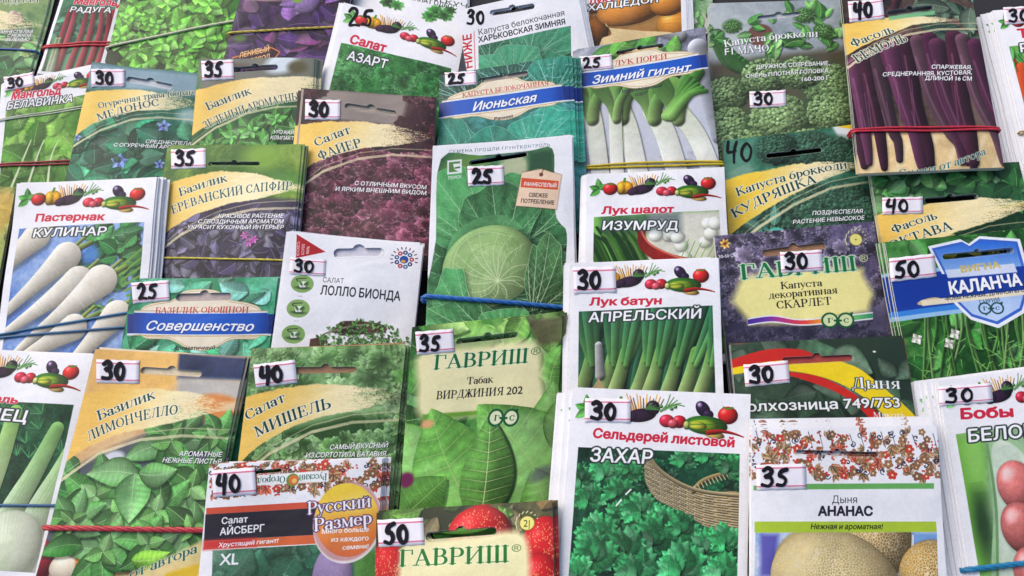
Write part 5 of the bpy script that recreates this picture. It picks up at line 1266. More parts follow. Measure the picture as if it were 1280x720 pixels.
# ------------------------------------------------------------------ what lies on the table, back row first
# key, print, top-left, top-right, a lower point of the left edge, a lower point of the right edge, sheet height / width,
# packets below, millimetres each of those is shifted right / up, label, short name for the packets below, price stickers, prices written on the packet itself
AU, WH = 1.45, 1.42
PACKETS = [
 ('native', art_native, (-100, -34), (66, -14), (-135, 66), (43, 66), AU, 3, (.5, .2), 'dark green packet at the top left corner with a pale pink bloom and blue band', 'dark green corner packet', [], []),
 ('odessa', art_odessa, (445, -38), (585, -20), (440, 30), (582, 30), WH, 2, (.4, .5), 'white lettuce packet peeping out behind the leaning frilly salad packet', 'hidden white lettuce packet', [], []),
 ('chardred', art_chard_red, (83, -24), (158, -22), (32, 92), (144, 76), 1.9, 4, (-.6, .3), 'narrow white packet with red chard stems under a red rubber band', 'red chard packet', [], []),
 ('rosettes', art_rosettes, (162, -52), (316, -50), (148, 60), (283, 72), AU, 4, (.5, .3), 'packet covered in bright green leaf rosettes under a pale cream band', 'green rosette packet', [], []),
 ('purplebasil', art_purple_basil, (314, -52), (448, -44), (284, 72), (416, 80), AU, 4, (.4, .3), 'packet covered in purple leaves under a twisted yellow band', 'purple leaf packet', [], []),
 ('squash', art_squash, (812, -60), (884, -62), (822, 40), (892, 40), 1.8, 2, (.5, .2), 'pale green packet edge between the onion and broccoli packets', 'pale green packet edge', [], []),
 ('onions', art_onions, (730, -30), (856, -44), (724, 57), (861, 36), WH, 3, (2.4, .3), 'white packet with brown onions in the picture behind the leek packet', 'onion packet', [], []),
 ('broccoli', art_broccoli, (886, 7), (1052, -2), (890, 205), (1062, 156), AU, 4, (.3, .5), 'broccoli packet of pale green heads with its price sticker in the middle', 'pale broccoli packet', [('30', (936, 116), (981, 114), 20)], []),
 ('carrot', art_carrot, (1240, 14), (1400, -4), (1262, 170), (1428, 160), WH, 9, (-2.4, -.3), 'thick fanned bundle of white packets in a thin tan band at the top right', 'white packet in the tan band', [('30', (1253, 10), (1300, 6), 22)], []),
 ('curly', art_curly, (903, 177), (1082, 155), (907, 291), (1094, 283), AU, 4, (.4, .4), 'dark green curly broccoli packet with forty written straight on its top', 'dark curly broccoli packet', [], [('40', 908, 203, 943, 178)]),
 ('octave', art_octave, (1087, 214), (1274, 202), (1105, 310), (1296, 300), AU, 4, (.4, .3), 'bean packet with a yellow brush stroke tucked under the purple bean packet', 'yellow stroke bean packet', [('40', (1102, 248), (1152, 247), 21)], []),
 ('purplebean', art_purple_bean, (1051, -8), (1213, -13), (1068, 227), (1236, 176), 1.56, 5, (.5, .3), 'packet of long dark purple beans held by a red rubber band', 'purple bean packet', [('40', (1059, 3), (1102, -1), 26)], []),
 ('saladwhite', art_salad_white, (430, 4), (582, 40), (404, 112), (572, 90), WH, 4, (-1.2, .3), 'leaning white packet of frilly green salad with the price inked on its vegetables', 'leaning frilly salad packet', [], [('25', 436, 34, 470, 11)]),
 ('kharkov', art_kharkov, (571, 14), (719, -22), (575, 91), (712, 80), WH, 5, (1.2, .2), 'white winter cabbage packet with thirty written on paper and red sideways lettering', 'winter cabbage packet', [], [('30', 584, 31, 608, 14)]),
 ('leek', art_leek, (721, 62), (881, 34), (733, 215), (890, 205), AU, 5, (-.6, .4), 'leek packet with white stems, a blue ribbon label and a yellow band', 'leek packet', [('25', (724, 72), (764, 68), 18)], []),
 ('june', art_june, (549, 94), (710, 70), (548, 190), (714, 170), AU, 7, (1.5, .2), 'cabbage leaf packet with a blue ribbon label above the big cabbage packet', 'blue ribbon cabbage packet', [('25', (556, 91), (595, 89), 18)], []),
 ('chardgreen', art_chard_green, (4, 104), (132, 78), (-28, 210), (104, 210), WH, 4, (-.5, .4), 'green chard packet with pale bands across it above the parsnip packet', 'green chard packet', [('30', (5, 97), (42, 91), 18)], []),
 ('borage', art_borage, (116, 79), (256, 92), (86, 222), (224, 240), AU, 4, (.4, .4), 'borage packet with a small blue flower and grey top at the left', 'borage packet', [('30', (115, 88), (156, 87), 22)], []),
 ('greenbasil', art_green_basil, (249, 74), (393, 72), (245, 182), (382, 178), AU, 4, (1.2, .3), 'green basil packet with a grey top edge, behind the violet basil packet', 'green basil packet', [('35', (252, 77), (292, 75), 25)], []),
 ('redlettuce', art_red_lettuce, (380, 111), (545, 123), (370, 292), (528, 305), 1.35, 6, (-.7, .4), 'maroon frilly lettuce packet with a yellow brush stroke, left of the big cabbage', 'maroon lettuce packet', [('30', (382, 125), (426, 126), 25)], []),
 ('edgebits', art_edge_bits, (-160, 232), (20, 234), (-190, 330), (6, 330), AU, 2, (.3, .3), 'yellow green packet sliver at the left edge beside the parsnip packet', 'yellow green packet sliver', [], []),
 ('violetbasil', art_violet_basil, (209, 184), (377, 181), (190, 350), (357, 347), AU, 5, (.6, .3), 'violet basil packet with a twisted yellow cord across its leaves', 'violet basil packet', [('35', (214, 187), (258, 186), 25)], []),
 ('parsnip', art_parsnip, (22, 230), (196, 221), (0, 420), (182, 349), WH, 7, (.9, .2), 'white packet of pale parsnips with two blue bands across it', 'parsnip packet', [], []),
 ('perfection', art_perfection, (166, 350), (348, 347), (150, 437), (337, 440), AU, 4, (.4, .3), 'mint green basil packet with a wide blue ribbon label', 'mint ribbon packet', [('25', (165, 354), (211, 350), 26)], []),
 ('lollo', art_lollo, (362, 291), (529, 307), (340, 433), (520, 403), AU, 3, (-.4, .4), 'plain white lettuce packet with three round green icons and a red triangle', 'white lettuce packet with icons', [('30', (363, 322), (408, 325), 21)], []),
 ('cabbage', art_cabbage, (541, 185), (715, 170), (537, 402), (708, 396), AU, 8, (.4, .4), 'white bordered packet with a large round cabbage head, tied by a blue cord', 'big cabbage packet', [('25', (584, 209), (629, 207), 25)], []),
 ('shallot', art_shallot, (733, 218), (905, 209), (727, 330), (902, 322), WH, 5, (-.6, .2), 'white shallot packet with green shoots and a red bowl, below the leek packet', 'shallot packet', [], []),
 ('kale', art_kale, (893, 296), (1092, 278), (907, 430), (1116, 421), 1.4, 5, (.5, .4), 'purple ornamental cabbage packet with a yellow panel and rainbow stripe', 'purple ornamental cabbage packet', [('30', (974, 316), (1026, 313), 26)], []),
 ('vigna', art_vigna, (1105, 304), (1300, 285), (1140, 466), (1340, 450), 1.4, 6, (-.5, .3), 'green pod packet with a white edged blue shield and blue band', 'blue shield pod packet', [('50', (1110, 324), (1166, 318), 29)], []),
 ('fennel', art_fennel, (-62, 436), (118, 444), (-118, 660), (76, 600), WH, 5, (-.4, .4), 'white fennel packet with thick green stalks at the left edge', 'fennel packet', [], []),
 ('michelle', art_michelle, (315, 437), (507, 433), (288, 600), (496, 630), AU, 5, (.6, .3), 'pale green curly lettuce packet with a yellow brush stroke above the iceberg packet', 'pale curly lettuce packet', [('40', (317, 456), (369, 450), 29)], []),
 ('tobacco', art_tobacco, (516, 411), (703, 393), (492, 640), (697, 632), AU, 7, (.5, .3), 'large leaf tobacco packet with a cream panel and no border', 'tobacco packet', [('35', (519, 415), (566, 411), 29)], []),
 ('scallion', art_scallion, (714, 330), (898, 322), (707, 500), (909, 492), WH, 5, (-1., .3), 'white packet of dark green onion stalks in the middle of the table', 'green onion packet', [('30', (716, 335), (769, 333), 33)], []),
 ('melongreen', art_melon_green, (913, 431), (1129, 422), (926, 540), (1145, 529), 1.4, 4, (.3, .4), 'dark green melon packet with a red and yellow curved stripe', 'dark green melon packet', [('30', (929, 456), (984, 451), 28)], []),
 ('lemonbasil', art_lemon_basil, (120, 437), (307, 447), (52, 700), (252, 700), AU, 5, (.5, .3), 'lemon basil packet of big green leaves tied with a doubled red band', 'lemon basil packet', [('30', (122, 450), (175, 451), 29)], []),
 ('celery', art_celery, (716, 484), (938, 493), (699, 720), (933, 720), WH, 8, (-1.3, -.5), 'white packet of parsley-like leaves with a wicker basket, front and centre', 'leafy basket packet', [('30', (731, 498), (788, 499), 30)], []),
 ('melon', art_melon, (940, 536), (1171, 531), (938, 720), (1186, 720), 1.4, 7, (.3, 1.0), 'white packet of netted melons with painted folk flowers along its top', 'netted melon packet', [('35', (945, 581), (1006, 580), 32)], []),
 ('beans', art_beans, (1172, 476), (1350, 452), (1216, 714), (1400, 690), WH, 8, (-1.9, .3), 'fanned bundle of white bean packets with pink beans and a blue band', 'white pink bean packet', [('30', (1172, 484), (1238, 479), 24)], []),
 ('iceberg', art_iceberg, (262, 580), (478, 573), (252, 720), (466, 720), 1.3, 5, (.8, .2), 'folk flowered packet with a black stripe and a yellow orange circle', 'black striped lettuce packet', [('40', (265, 588), (319, 584), 34)], []),
 ('strawberry', art_strawberry, (471, 641), (690, 627), (466, 720), (696, 720), 1.35, 6, (.5, .2), 'strawberry packet with a cream panel at the front edge', 'strawberry packet', [('50', (472, 650), (529, 647), 34)], []),
]
BANDS = [   # packet, from, to, radius in mm, colour, strands, label
 ('native', (-60, 60), (43, 65), 1.1, (30, 70, 150), 1, 'blue rubber band across the dark green packet at the top left corner'),
 ('chardred', (54, 60), (147, 55), 1.5, (206, 30, 44), 2, 'red rubber band across the narrow red chard packet'),
 ('rosettes', (147, 58), (293, 28), 1.3, (206, 206, 170), 1, 'pale cream rubber band across the green rosette packet'),
 ('purplebasil', (290, 42), (424, 35), 1.2, (206, 180, 60), 3, 'twisted yellow band across the purple leaf packet'),
 ('chardgreen', (-22, 209), (92, 204), 1.4, (150, 24, 44), 2, 'dark red rubber band across the green chard packet'),
 ('chardgreen', (-8, 152), (112, 135), 1.0, (200, 206, 180), 2, 'pale rubber band across the upper part of the green chard packet'),
 ('violetbasil', (193, 323), (358, 326), .9, (206, 190, 40), 3, 'thin yellow cord across the violet basil packet'),
 ('parsnip', (0, 419), (166, 391), 1.2, (10, 84, 130), 1, 'upper blue rubber band rising across the parsnip packet'),
 ('parsnip', (-2, 423), (166, 409), 1.2, (10, 74, 116), 1, 'lower blue rubber band across the parsnip packet'),
 ('cabbage', (524, 370), (711, 386), 2.1, (24, 92, 176), 3, 'thick blue cord tied round the big cabbage packet'),
 ('leek', (733, 210), (890, 205), 1.7, (206, 180, 20), 2, 'yellow rubber band across the white stems of the leek packet'),
 ('purplebean', (1082, 164), (1238, 162), 1.6, (200, 30, 50), 2, 'red rubber band across the purple bean packet'),
 ('carrot', (1256, 171), (1430, 130), 1.4, (176, 150, 90), 2, 'tan rubber band round the fanned white bundle at the top right'),
 ('lemonbasil', (64, 660), (256, 663), 2.3, (180, 30, 44), 3, 'doubled dark red rubber band across the lemon basil packet'),
 ('fennel', (-100, 632), (74, 632), 1.2, (20, 74, 120), 1, 'dark blue rubber band across the white fennel stalks'),
 ('beans', (1210, 712), (1396, 690), 2.2, (10, 110, 160), 3, 'turquoise blue rubber band round the fanned bean packets'),
]

# ------------------------------------------------------------------ the table
def build_table():
    m = node_mat('dark_cloth', (.014, .014, .018), .85, .5, 900, .4)
    n = 24; v = []; f = []
    for j in range(n + 1):
        for i in range(n + 1): v.append((-1.1 + 2.2 * i / n, -.75 + 1.9 * j / n, -.0005 * ((i * 7 + j * 5) % 3)))
    for j in range(n):
        for i in range(n): a = j * (n + 1) + i; f.append((a, a + 1, a + n + 2, a + n + 1))
    o = mesh_obj('table', v, f, [m]); tag(o, 'dark cloth covered table top under all the packets', 'table', kind='structure')
build_table()

# ------------------------------------------------------------------ how the bundles rest on one another
CELL = .003; GX0, GY0_ = -.75, -.5; GW, GH = 500, 420
HF = np.zeros((GH, GW))
def quad_on(pk, pl, T):
    """the sheet's four corners on a plane, from its edges on the photograph: a parallelogram"""
    TL, TR, Lp, Rp, asp = pk
    a, b, l, r = (hit(p, pl) for p in (TL, TR, Lp, Rp))
    n = unit(np.cross(b - a, a - l))
    wv = b - a; W = np.linalg.norm(wv); ex = wv / W
    d = unit(unit(l - a) + unit(r - b))
    perp = -np.cross(n, ex)
    if perp @ d < 0: perp = -perp
    k = np.clip((d @ ex) / (d @ perp), -.16, .16)          # sheets are square but for a little skew of the bundle
    d = perp + ex * k
    return a, b, b + d * asp * W, a + d * asp * W, n

def settle(pk, T):
    TL, TR, Lp, Rp, asp = pk
    pl = (.015, 0., .1, 0., 0.)
    for it in range(3):
        q = quad_on(pk, pl, T)[:4]
        P = np.array([q[0] + (q[1] - q[0]) * u + (q[3] - q[0]) * v for u in np.linspace(-.01, 1.01, 15) for v in np.linspace(0, 1.0, 21)])
        cx, cy = P[:, 0].mean(), P[:, 1].mean()
        ix = ((P[:, 0] - GX0) / CELL).astype(int).clip(0, GW - 1); iy = ((P[:, 1] - GY0_) / CELL).astype(int).clip(0, GH - 1)
        h = HF[iy, ix]; X, Y = P[:, 0] - cx, P[:, 1] - cy
        best = None
        for bx in np.linspace(-.12, .12, 13):
            for by in np.linspace(-.02, .3, 17):
                e = bx * X + by * Y
                a = (h - e).max()
                cost = (a + e - h).mean() + .002 * (abs(bx) * 10) ** 2 * 1. + .006 * abs(by - .1) * 10 * .3
                if best is None or cost < best[0]: best = (cost, a, bx, by)
        _, a, bx, by = best
        pl = (a + T, bx, by, cx, cy)
    q = quad_on(pk, pl, T)
    return pl, q

def occupy(pl, q, extra=.0018):
    A, B, Cc, D = q[:4]
    for u in np.linspace(-.012, 1.012, 90):
        for v in np.linspace(-.005, 1.005, 120):
            p = A + (B - A) * u + (D - A) * v
            i, j = int((p[0] - GX0) / CELL), int((p[1] - GY0_) / CELL)
            if 0 <= i < GW and 0 <= j < GH: HF[j, i] = max(HF[j, i], p[2] + extra)

def homography(src, dst):
    M = []
    for (x, y), (u, v) in zip(src, dst):
        M.append([x, y, 1, 0, 0, 0, -u * x, -u * y, -u]); M.append([0, 0, 0, x, y, 1, -v * x, -v * y, -v])
    h = np.linalg.svd(np.array(M))[2][-1]
    return h.reshape(3, 3)

# ------------------------------------------------------------------ materials of the packets
def print_mat(name, im, gloss):
    m = bpy.data.materials.new(name); m.use_nodes = True
    n, l = m.node_tree.nodes, m.node_tree.links; b = n['Principled BSDF']
    t = n.new('ShaderNodeTexImage'); t.image = im; t.extension = 'EXTEND'
    l.new(t.outputs['Color'], b.inputs['Base Color']); l.new(t.outputs['Alpha'], b.inputs['Alpha'])
    tc = n.new('ShaderNodeTexCoord'); nz = n.new('ShaderNodeTexNoise'); nz.inputs['Scale'].default_value = 45; nz.inputs['Detail'].default_value = 5; nz.inputs['Roughness'].default_value = .6
    l.new(tc.outputs['Object'], nz.inputs['Vector'])
    mr = n.new('ShaderNodeMapRange'); mr.inputs['To Min'].default_value = gloss; mr.inputs['To Max'].default_value = gloss + .22
    l.new(nz.outputs['Fac'], mr.inputs['Value']); l.new(mr.outputs[0], b.inputs['Roughness'])
    bp = n.new('ShaderNodeBump'); bp.inputs['Strength'].default_value = .35; bp.inputs['Distance'].default_value = .0012
    l.new(nz.outputs['Fac'], bp.inputs['Height']); l.new(bp.outputs[0], b.inputs['Normal'])
    n2 = n.new('ShaderNodeTexNoise'); n2.inputs['Scale'].default_value = 17; n2.inputs['Detail'].default_value = 2; n2.inputs['Distortion'].default_value = 1.2
    l.new(tc.outputs['Object'], n2.inputs['Vector'])
    b2 = n.new('ShaderNodeBump'); b2.inputs['Strength'].default_value = .5; b2.inputs['Distance'].default_value = .004
    l.new(n2.outputs['Fac'], b2.inputs['Height']); l.new(bp.outputs[0], b2.inputs['Normal']); l.new(b2.outputs[0], b.inputs['Normal'])
    b.inputs['Specular IOR Level'].default_value = .22
    return m

def back_mat(name, im, col):
    m = node_mat(name, col, .6, .06, 500, .2, .3)
    n, l = m.node_tree.nodes, m.node_tree.links
    t = n.new('ShaderNodeTexImage'); t.image = im; t.extension = 'EXTEND'
    l.new(t.outputs['Alpha'], n['Principled BSDF'].inputs['Alpha'])
    return m

def sticker_mat():
    m = bpy.data.materials.new('price_label_paper'); m.use_nodes = True
    n, l = m.node_tree.nodes, m.node_tree.links; b = n['Principled BSDF']; b.inputs['Roughness'].default_value = .55
    tc = n.new('ShaderNodeTexCoord'); sp = n.new('ShaderNodeSeparateXYZ'); l.new(tc.outputs['UV'], sp.inputs[0])
    r = n.new('ShaderNodeValToRGB'); r.color_ramp.interpolation = 'CONSTANT'
    W_, P_ = (.74, .72, .77, 1), (.60, .16, .27, 1)
    e = r.color_ramp.elements; e[0].position = 0; e[0].color = W_; e[1].position = .11; e[1].color = P_
    for p, c in ((.17, W_), (.82, P_), (.88, W_)): k = e.new(p); k.color = c
    l.new(sp.outputs['Y'], r.inputs['Fac'])
    nz = n.new('ShaderNodeTexNoise'); nz.inputs['Scale'].default_value = 160; l.new(tc.outputs['Object'], nz.inputs['Vector'])
    mx = n.new('ShaderNodeMixRGB'); mx.blend_type = 'MULTIPLY'; mx.inputs['Fac'].default_value = .18
    l.new(r.outputs[0], mx.inputs[1]); l.new(nz.outputs['Fac'], mx.inputs[2]); l.new(mx.outputs[0], b.inputs['Base Color'])
    return m
STK = sticker_mat()
MARK = node_mat('black_marker_ink', (.006, .0055, .009), .7, .3, 700, 0, .15)

DIG = {'0': [(.34, .97), (.1, .75), (.06, .35), (.28, .03), (.55, .2), (.6, .65), (.42, .95), (.3, .93)],
       '2': [(.06, .78), (.22, .98), (.46, .92), (.46, .66), (.24, .32), (.04, .05), (.3, .1), (.62, .04)],
       '3': [(.08, .86), (.3, 1), (.5, .86), (.42, .64), (.2, .54), (.44, .5), (.54, .26), (.36, .02), (.02, .1)],
       '4': [[(.14, .98), (.06, .52), (.3, .46), (.5, .56)], [(.54, 1), (.46, .5), (.38, -.06)]],
       '5': [[(.62, .97), (.28, .9), (.16, .62), (.4, .55), (.5, .3), (.34, .04), (.02, .1)]]}

class Sheet:
    """one packet's local frame: base in the middle of its lowest packet, x along its top edge, z off the sheet"""
    def __init__(s, pl, q, n_under, t, seed):
        s.A, s.B, s.Cc, s.D, s.n = q[0], q[1], q[2], q[3], q[4]
        s.T = n_under * t
        s.ctr = (s.A + s.Cc) / 2 - s.n * (s.T + t)
        ex = unit(s.B - s.A); ey = np.cross(s.n, ex)
        s.M3 = np.stack([ex, ey, s.n], 1)
        s.mat = Matrix([[*s.M3[0], s.ctr[0]], [*s.M3[1], s.ctr[1]], [*s.M3[2], s.ctr[2]], [0, 0, 0, 1]])
        r = np.random.RandomState(seed); s.ph = r.rand(8) * 6.28; s.am = r.uniform(.15, .4, 3) * .001; s.cc = r.uniform(-.2, 1., 4) * .0013
        s.W = np.linalg.norm(s.B - s.A)
    def bend(s, u, v):
        uu, vv = np.clip(u, 0, 1), np.clip(v, 0, 1)
        z = .0016 * np.sqrt(np.maximum(4 * uu * (1 - uu), 0)) * np.sqrt(np.maximum(4 * vv * (1 - vv), 0)) ** .8
        z = z + s.am[0] * np.sin(5 * uu + s.ph[0]) * np.sin(7 * vv + s.ph[1]) + s.am[1] * np.sin(11 * uu + s.ph[2] + 3 * vv) + s.am[2] * np.sin(13 * vv + s.ph[3] + 4 * uu)
        for k, (a, b) in enumerate(((0, 0), (1, 0), (0, 1), (1, 1))):
            d = np.hypot(uu - a, (vv - b) * 1.4); z = z + s.cc[k] * np.clip(1 - d / .35, 0, 1) ** 2
        return z
    def loc(s, u, v, z=0.):
        w_ = s.A + (s.B - s.A) * u + (s.D - s.A) * v + s.n * (z + s.bend(u, v))
        return s.M3.T @ (w_ - s.ctr)

def build_packet(i, spec):
    key, art, TL, TR, Lp, Rp, asp, n_under, fan, label, short, stickers, written = spec
    t = .0011
    T = (n_under + 1) * t + .0006
    pl, q = settle((TL, TR, Lp, Rp, asp), T)
    occupy(pl, q)
    s = Sheet(pl, q, n_under, t, i + 11)
    px = [to_px(p) for p in q[:4]]
    W = max(90., np.hypot(*(px[1] - px[0])))
    H = W * asp
    hom = homography(px, [(0, 0), (W, 0), (W, H), (0, H)])
    c = Print(W, H, hom, 3.0 if W < 260 else 2.6, seed=100 + i)
    art(c)
    im = c.image(key + '_print')
    white = art.__name__ in WHITE
    fm = print_mat(key + '_print', im, .42 if white else .34)
    bm = back_mat(key + '_paper', im, (.70, .69, .71) if white else (.46, .48, .42))
    root_ = bpy.data.objects.new('seed_packet', None); COL.objects.link(root_)
    root_.empty_display_size = .02; root_.matrix_world = s.mat
    tag(root_, label, 'seed packet', 'seed packets laid out on the table')
    NU, NV = 20, 28
    us, vs = np.linspace(0, 1, NU + 1), np.linspace(0, 1, NV + 1)
    front = [s.loc(u, v, 0) for v in vs for u in us]
    uv = [(u, 1 - v) for v in vs for u in us]
    F = [(j * (NU + 1) + k, (j + 1) * (NU + 1) + k, (j + 1) * (NU + 1) + k + 1, j * (NU + 1) + k + 1) for j in range(NV) for k in range(NU)]
    mesh_obj('front_sheet', front, F, [fm], root_, uv)
    # back sheet with the four folded edges
    nb = len(front)
    back = [s.loc(u, v, -t * .9) for v in vs for u in us]
    V = list(back); Fb = [tuple(reversed(f)) for f in F]; uvb = list(uv)
    ring = [k for k in range(NU + 1)] + [j * (NU + 1) + NU for j in range(1, NV + 1)] + [NV * (NU + 1) + k for k in range(NU - 1, -1, -1)] + [j * (NU + 1) for j in range(NV - 1, 0, -1)]
    o0 = len(V)
    for r_ in ring: V.append(front[r_] - np.array([0, 0, 2e-5])); uvb.append((.02, .98))
    o1 = len(V)
    for r_ in ring: V.append(back[r_]); uvb.append((.02, .98))
    for k in range(len(ring)):
        k2 = (k + 1) % len(ring); Fb.append((o0 + k, o0 + k2, o1 + k2, o1 + k))
    mesh_obj('back_sheet', V, Fb, [bm], root_, uvb, smooth=False)
    hole = HOLES.get(key)
    if hole: hm = node_mat(key + '_inner_paper', tuple((np.array(hole) / 255) ** 2.2), .6, .08, 400, .2, .3)
    # packets below
    rr = np.random.RandomState(i + 500)
    kids = list(root_.children)
    for k in range(1, n_under + 1):
        e = root_.copy(); COL.objects.link(e)
        off = s.M3 @ np.array([fan[0] * .001 * k + rr.normal(0, .0008), fan[1] * .001 * k + rr.normal(0, .0007), -t * k])
        e.matrix_world = Matrix.Translation(off) @ s.mat @ Matrix.Rotation(rr.normal(0, .007), 4, 'Z')
        tag(e, 'packet in the pile beneath the %s, only its edge showing' % short, 'seed packet', 'packets piled beneath the ' + short)
        for ch in kids:
            d = ch.copy(); COL.objects.link(d); d.parent = e; d.matrix_parent_inverse = Matrix()
            if hole and k == 2 and d.name.startswith('front_sheet'):      # a packet turned over: its plain side shows through the slots above
                d.material_slots[0].link = 'OBJECT'; d.material_slots[0].material = hm
    # price stickers and inked prices
    def uvp(p): a = c.m(p); return a[0] / W, a[1] / H
    for val, a, b, h in stickers:
        a, b = np.array(a, float), np.array(b, float); dn = np.array([-(b - a)[1], (b - a)[0]]); dn = dn / np.hypot(*dn) * h
        nx, ny = 10, 6; Vs, uvs = [], []
        for z0 in (.00035, .00012):
            for j in range(ny + 1):
                for k in range(nx + 1):
                    p = a + (b - a) * k / nx + dn * j / ny
                    if j in (0, ny): p = p + dn / h * (.35 * ((k * 5 + i) % 3 - 1))
                    u, v = uvp(p); lift = .0009 * max(0, abs(k / nx - .5) * 2 - .7) * (i % 3)
                    Vs.append(s.loc(u, v, z0 + lift)); uvs.append((k / nx, 1 - j / ny))
        m_ = (nx + 1) * (ny + 1); Fs = []
        for j in range(ny):
            for k in range(nx):
                o = j * (nx + 1) + k; Fs.append((o, o + nx + 1, o + nx + 2, o + 1)); Fs.append((m_ + o, m_ + o + 1, m_ + o + nx + 2, m_ + o + nx + 1))
        edge = [k for k in range(nx + 1)] + [j * (nx + 1) + nx for j in range(1, ny + 1)] + [ny * (nx + 1) + k for k in range(nx - 1, -1, -1)] + [j * (nx + 1) for j in range(ny - 1, 0, -1)]
        for k in range(len(edge)): x, y = edge[k], edge[(k + 1) % len(edge)]; Fs.append((x, y, m_ + y, m_ + x))
        st = mesh_obj('price_sticker', Vs, Fs, [STK], root_, uvs)
        L = np.hypot(*(b - a)); e1, e2 = (b - a) / L, dn / h
        o = a + e1 * L * rr.uniform(.1, .16) + e2 * h * rr.uniform(.84, .9)
        ink(s, uvp, val, o, e1 * L * .58, -e2 * h * rr.uniform(.66, .76), h * .09 * rr.uniform(.8, 1.12), .0009, st, rr, W)
    for val, x0, y0, x1, y1 in written:
        ink(s, uvp, val, np.array([x0, y0], float), np.array([x1 - x0, 0.]), np.array([0., y1 - y0]), 1.75, .00018, root_, rr, W)
    return s, uvp, root_, t * n_under

def ink(s, uvp, val, o, ex, ey, r, z0, parent, rr, W):
    """figures drawn with a broad marker: flat ribbons of ink with round ends"""
    V, F = [], []; n = len(val); zz = z0
    for d, ch in enumerate(val):
        st = DIG[ch]; st = st if isinstance(st[0], list) else [st]
        for P in st:
            P = np.array(P) + rr.normal(0, .018, (len(P), 2))
            if ch == '0': P[:, 0] *= .92
            Q = catmull([o + ex * (d + p[0] * 1.22 + .0) / n + ey * (p[1] * (.92 if d else 1)) for p in P], 7)
            T_ = np.gradient(Q, axis=0); T_ /= np.maximum(np.hypot(T_[:, 0], T_[:, 1])[:, None], 1e-9); Nn = np.stack([-T_[:, 1], T_[:, 0]], 1)
            wv = r * (1 + .18 * np.sin(np.linspace(0, 5, len(Q)) + d))
            pts = []
            for a in np.linspace(80, 20, 4): pts.append((Q[0] - T_[0] * r * math.sin(math.radians(a)), Nn[0], r * math.cos(math.radians(a))))
            for k in range(len(Q)): pts.append((Q[k], Nn[k], wv[k]))
            for a in np.linspace(20, 80, 4): pts.append((Q[-1] + T_[-1] * r * math.sin(math.radians(a)), Nn[-1], r * math.cos(math.radians(a))))
            b0 = len(V)
            for k, (p, nn, w_) in enumerate(pts):
                zz += 1.2e-6
                for sg in (-1, 1): V.append(s.loc(*uvp(p + nn * w_ * sg), zz))
            for k in range(len(pts) - 1): a = b0 + 2 * k; F.append((a, a + 1, a + 3, a + 2))
            zz += 1e-5
    mesh_obj('handwritten_price', V, F, [MARK], parent)

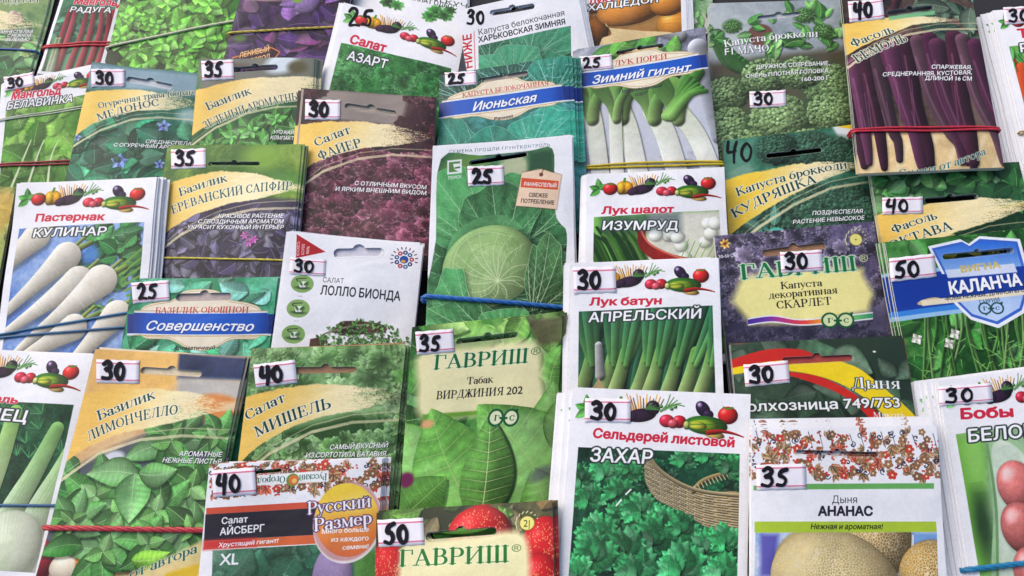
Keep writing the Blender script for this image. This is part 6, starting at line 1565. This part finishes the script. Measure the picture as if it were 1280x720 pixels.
BMATS = {}
def build_band(s, uvp, T, a, b, r, col, strands, label):
    r *= .00082
    col = tuple(int(v) for v in np.array(col) * .82 + 255 * .82 * .1)
    ua, va = uvp(a); ub, vb = uvp(b)
    n = 26; top = []
    for k in range(n + 1):
        u = -.006 + 1.012 * k / n; v = va + (vb - va) * (u - ua) / (ub - ua)
        top.append(s.loc(u, v, r * .9))
    e0, e1 = top[0], top[-1]
    low = lambda p, dx, z: np.array([p[0] + dx, p[1], z])
    zb = top[0][2] - T - .0008 - 2 * r
    P = top + [low(e1, r * 1.4, e1[2] - r), low(e1, r * 1.6, (e1[2] + zb) / 2), low(e1, r * .4, zb)]
    m = 8
    for k in range(1, m): P.append(low(e1 + (e0 - e1) * k / m, 0, zb - .0))
    P += [low(e0, -r * .4, zb), low(e0, -r * 1.6, (e0[2] + zb) / 2), low(e0, -r * 1.4, e0[2] - r)]
    P = catmull(P, 4, True); N = len(P)
    Tn = np.roll(P, -1, 0) - np.roll(P, 1, 0); Tn /= np.linalg.norm(Tn, axis=1)[:, None]
    S1 = np.tile(np.array([0., 1., 0.]), (N, 1)); S1 -= Tn * (S1 * Tn).sum(1)[:, None]; S1 /= np.linalg.norm(S1, axis=1)[:, None]; S2 = np.cross(Tn, S1)
    V, F = [], []; seg = 7
    L = np.cumsum(np.r_[0, np.linalg.norm(np.diff(P, axis=0), axis=1)])
    for st in range(strands):
        tw = 0 if strands < 3 else 2 * math.pi * round(L[-1] / .02) / L[-1]
        for k in range(N):
            if strands == 1: off = 0 * S1[k]; rad = r
            elif strands == 2:
                off = S1[k] * r * (.62 if st else -.62) * (1 + .8 * math.sin(L[k] * 25)) + S2[k] * r * .25 * (1 if st else -1) * math.sin(L[k] * 30); rad = r * .66
            else:
                a_ = tw * L[k] + 2 * math.pi * st / 3; off = (S1[k] * math.cos(a_) + S2[k] * math.sin(a_)) * r * .5; rad = r * .58
            for j in range(seg):
                t = 2 * math.pi * j / seg; V.append(P[k] + off + (S1[k] * math.cos(t) + S2[k] * math.sin(t)) * rad)
        o = st * N * seg
        for k in range(N):
            k2 = (k + 1) % N
            for j in range(seg): j2 = (j + 1) % seg; F.append((o + k * seg + j, o + k2 * seg + j, o + k2 * seg + j2, o + k * seg + j2))
    if col not in BMATS: 
        lin = ((np.array(col) / 255) ** 2.2)
        BMATS[col] = node_mat('rubber', tuple(lin), .45, .18, 200, .3)
    o = mesh_obj('rubber_band', V, F, [BMATS[col]])
    o.matrix_world = s.mat
    tag(o, label, 'rubber band', 'rubber bands round the bundles')

HOLES = {'borage': (176, 184, 190), 'lollo': (196, 194, 204), 'lemonbasil': (206, 192, 164), 'perfection': (176, 160, 156), 'kale': (150, 112, 84), 'melongreen': (150, 66, 60), 'june': (150, 140, 130),
         'redlettuce': (150, 140, 128), 'michelle': (160, 120, 90), 'saladwhite': (220, 220, 226), 'broccoli': (170, 176, 180), 'scallion': (200, 200, 206)}
WHITE = {'art_odessa', 'art_chard_red', 'art_salad_white', 'art_kharkov', 'art_onions', 'art_carrot', 'art_chard_green', 'art_parsnip', 'art_lollo', 'art_cabbage', 'art_shallot', 'art_fennel', 'art_scallion', 'art_celery', 'art_melon', 'art_beans', 'art_iceberg'}
_built = {}
for _i, _sp in enumerate(PACKETS):
    _built[_sp[0]] = build_packet(_i, _sp)
for key, a, b, r, col, strands, label in BANDS:
    s_, uvp_, _, T_ = _built[key]
    build_band(s_, uvp_, T_, a, b, r, col, strands, label)
bpy.data.objects.remove(_to); bpy.data.curves.remove(_tc)
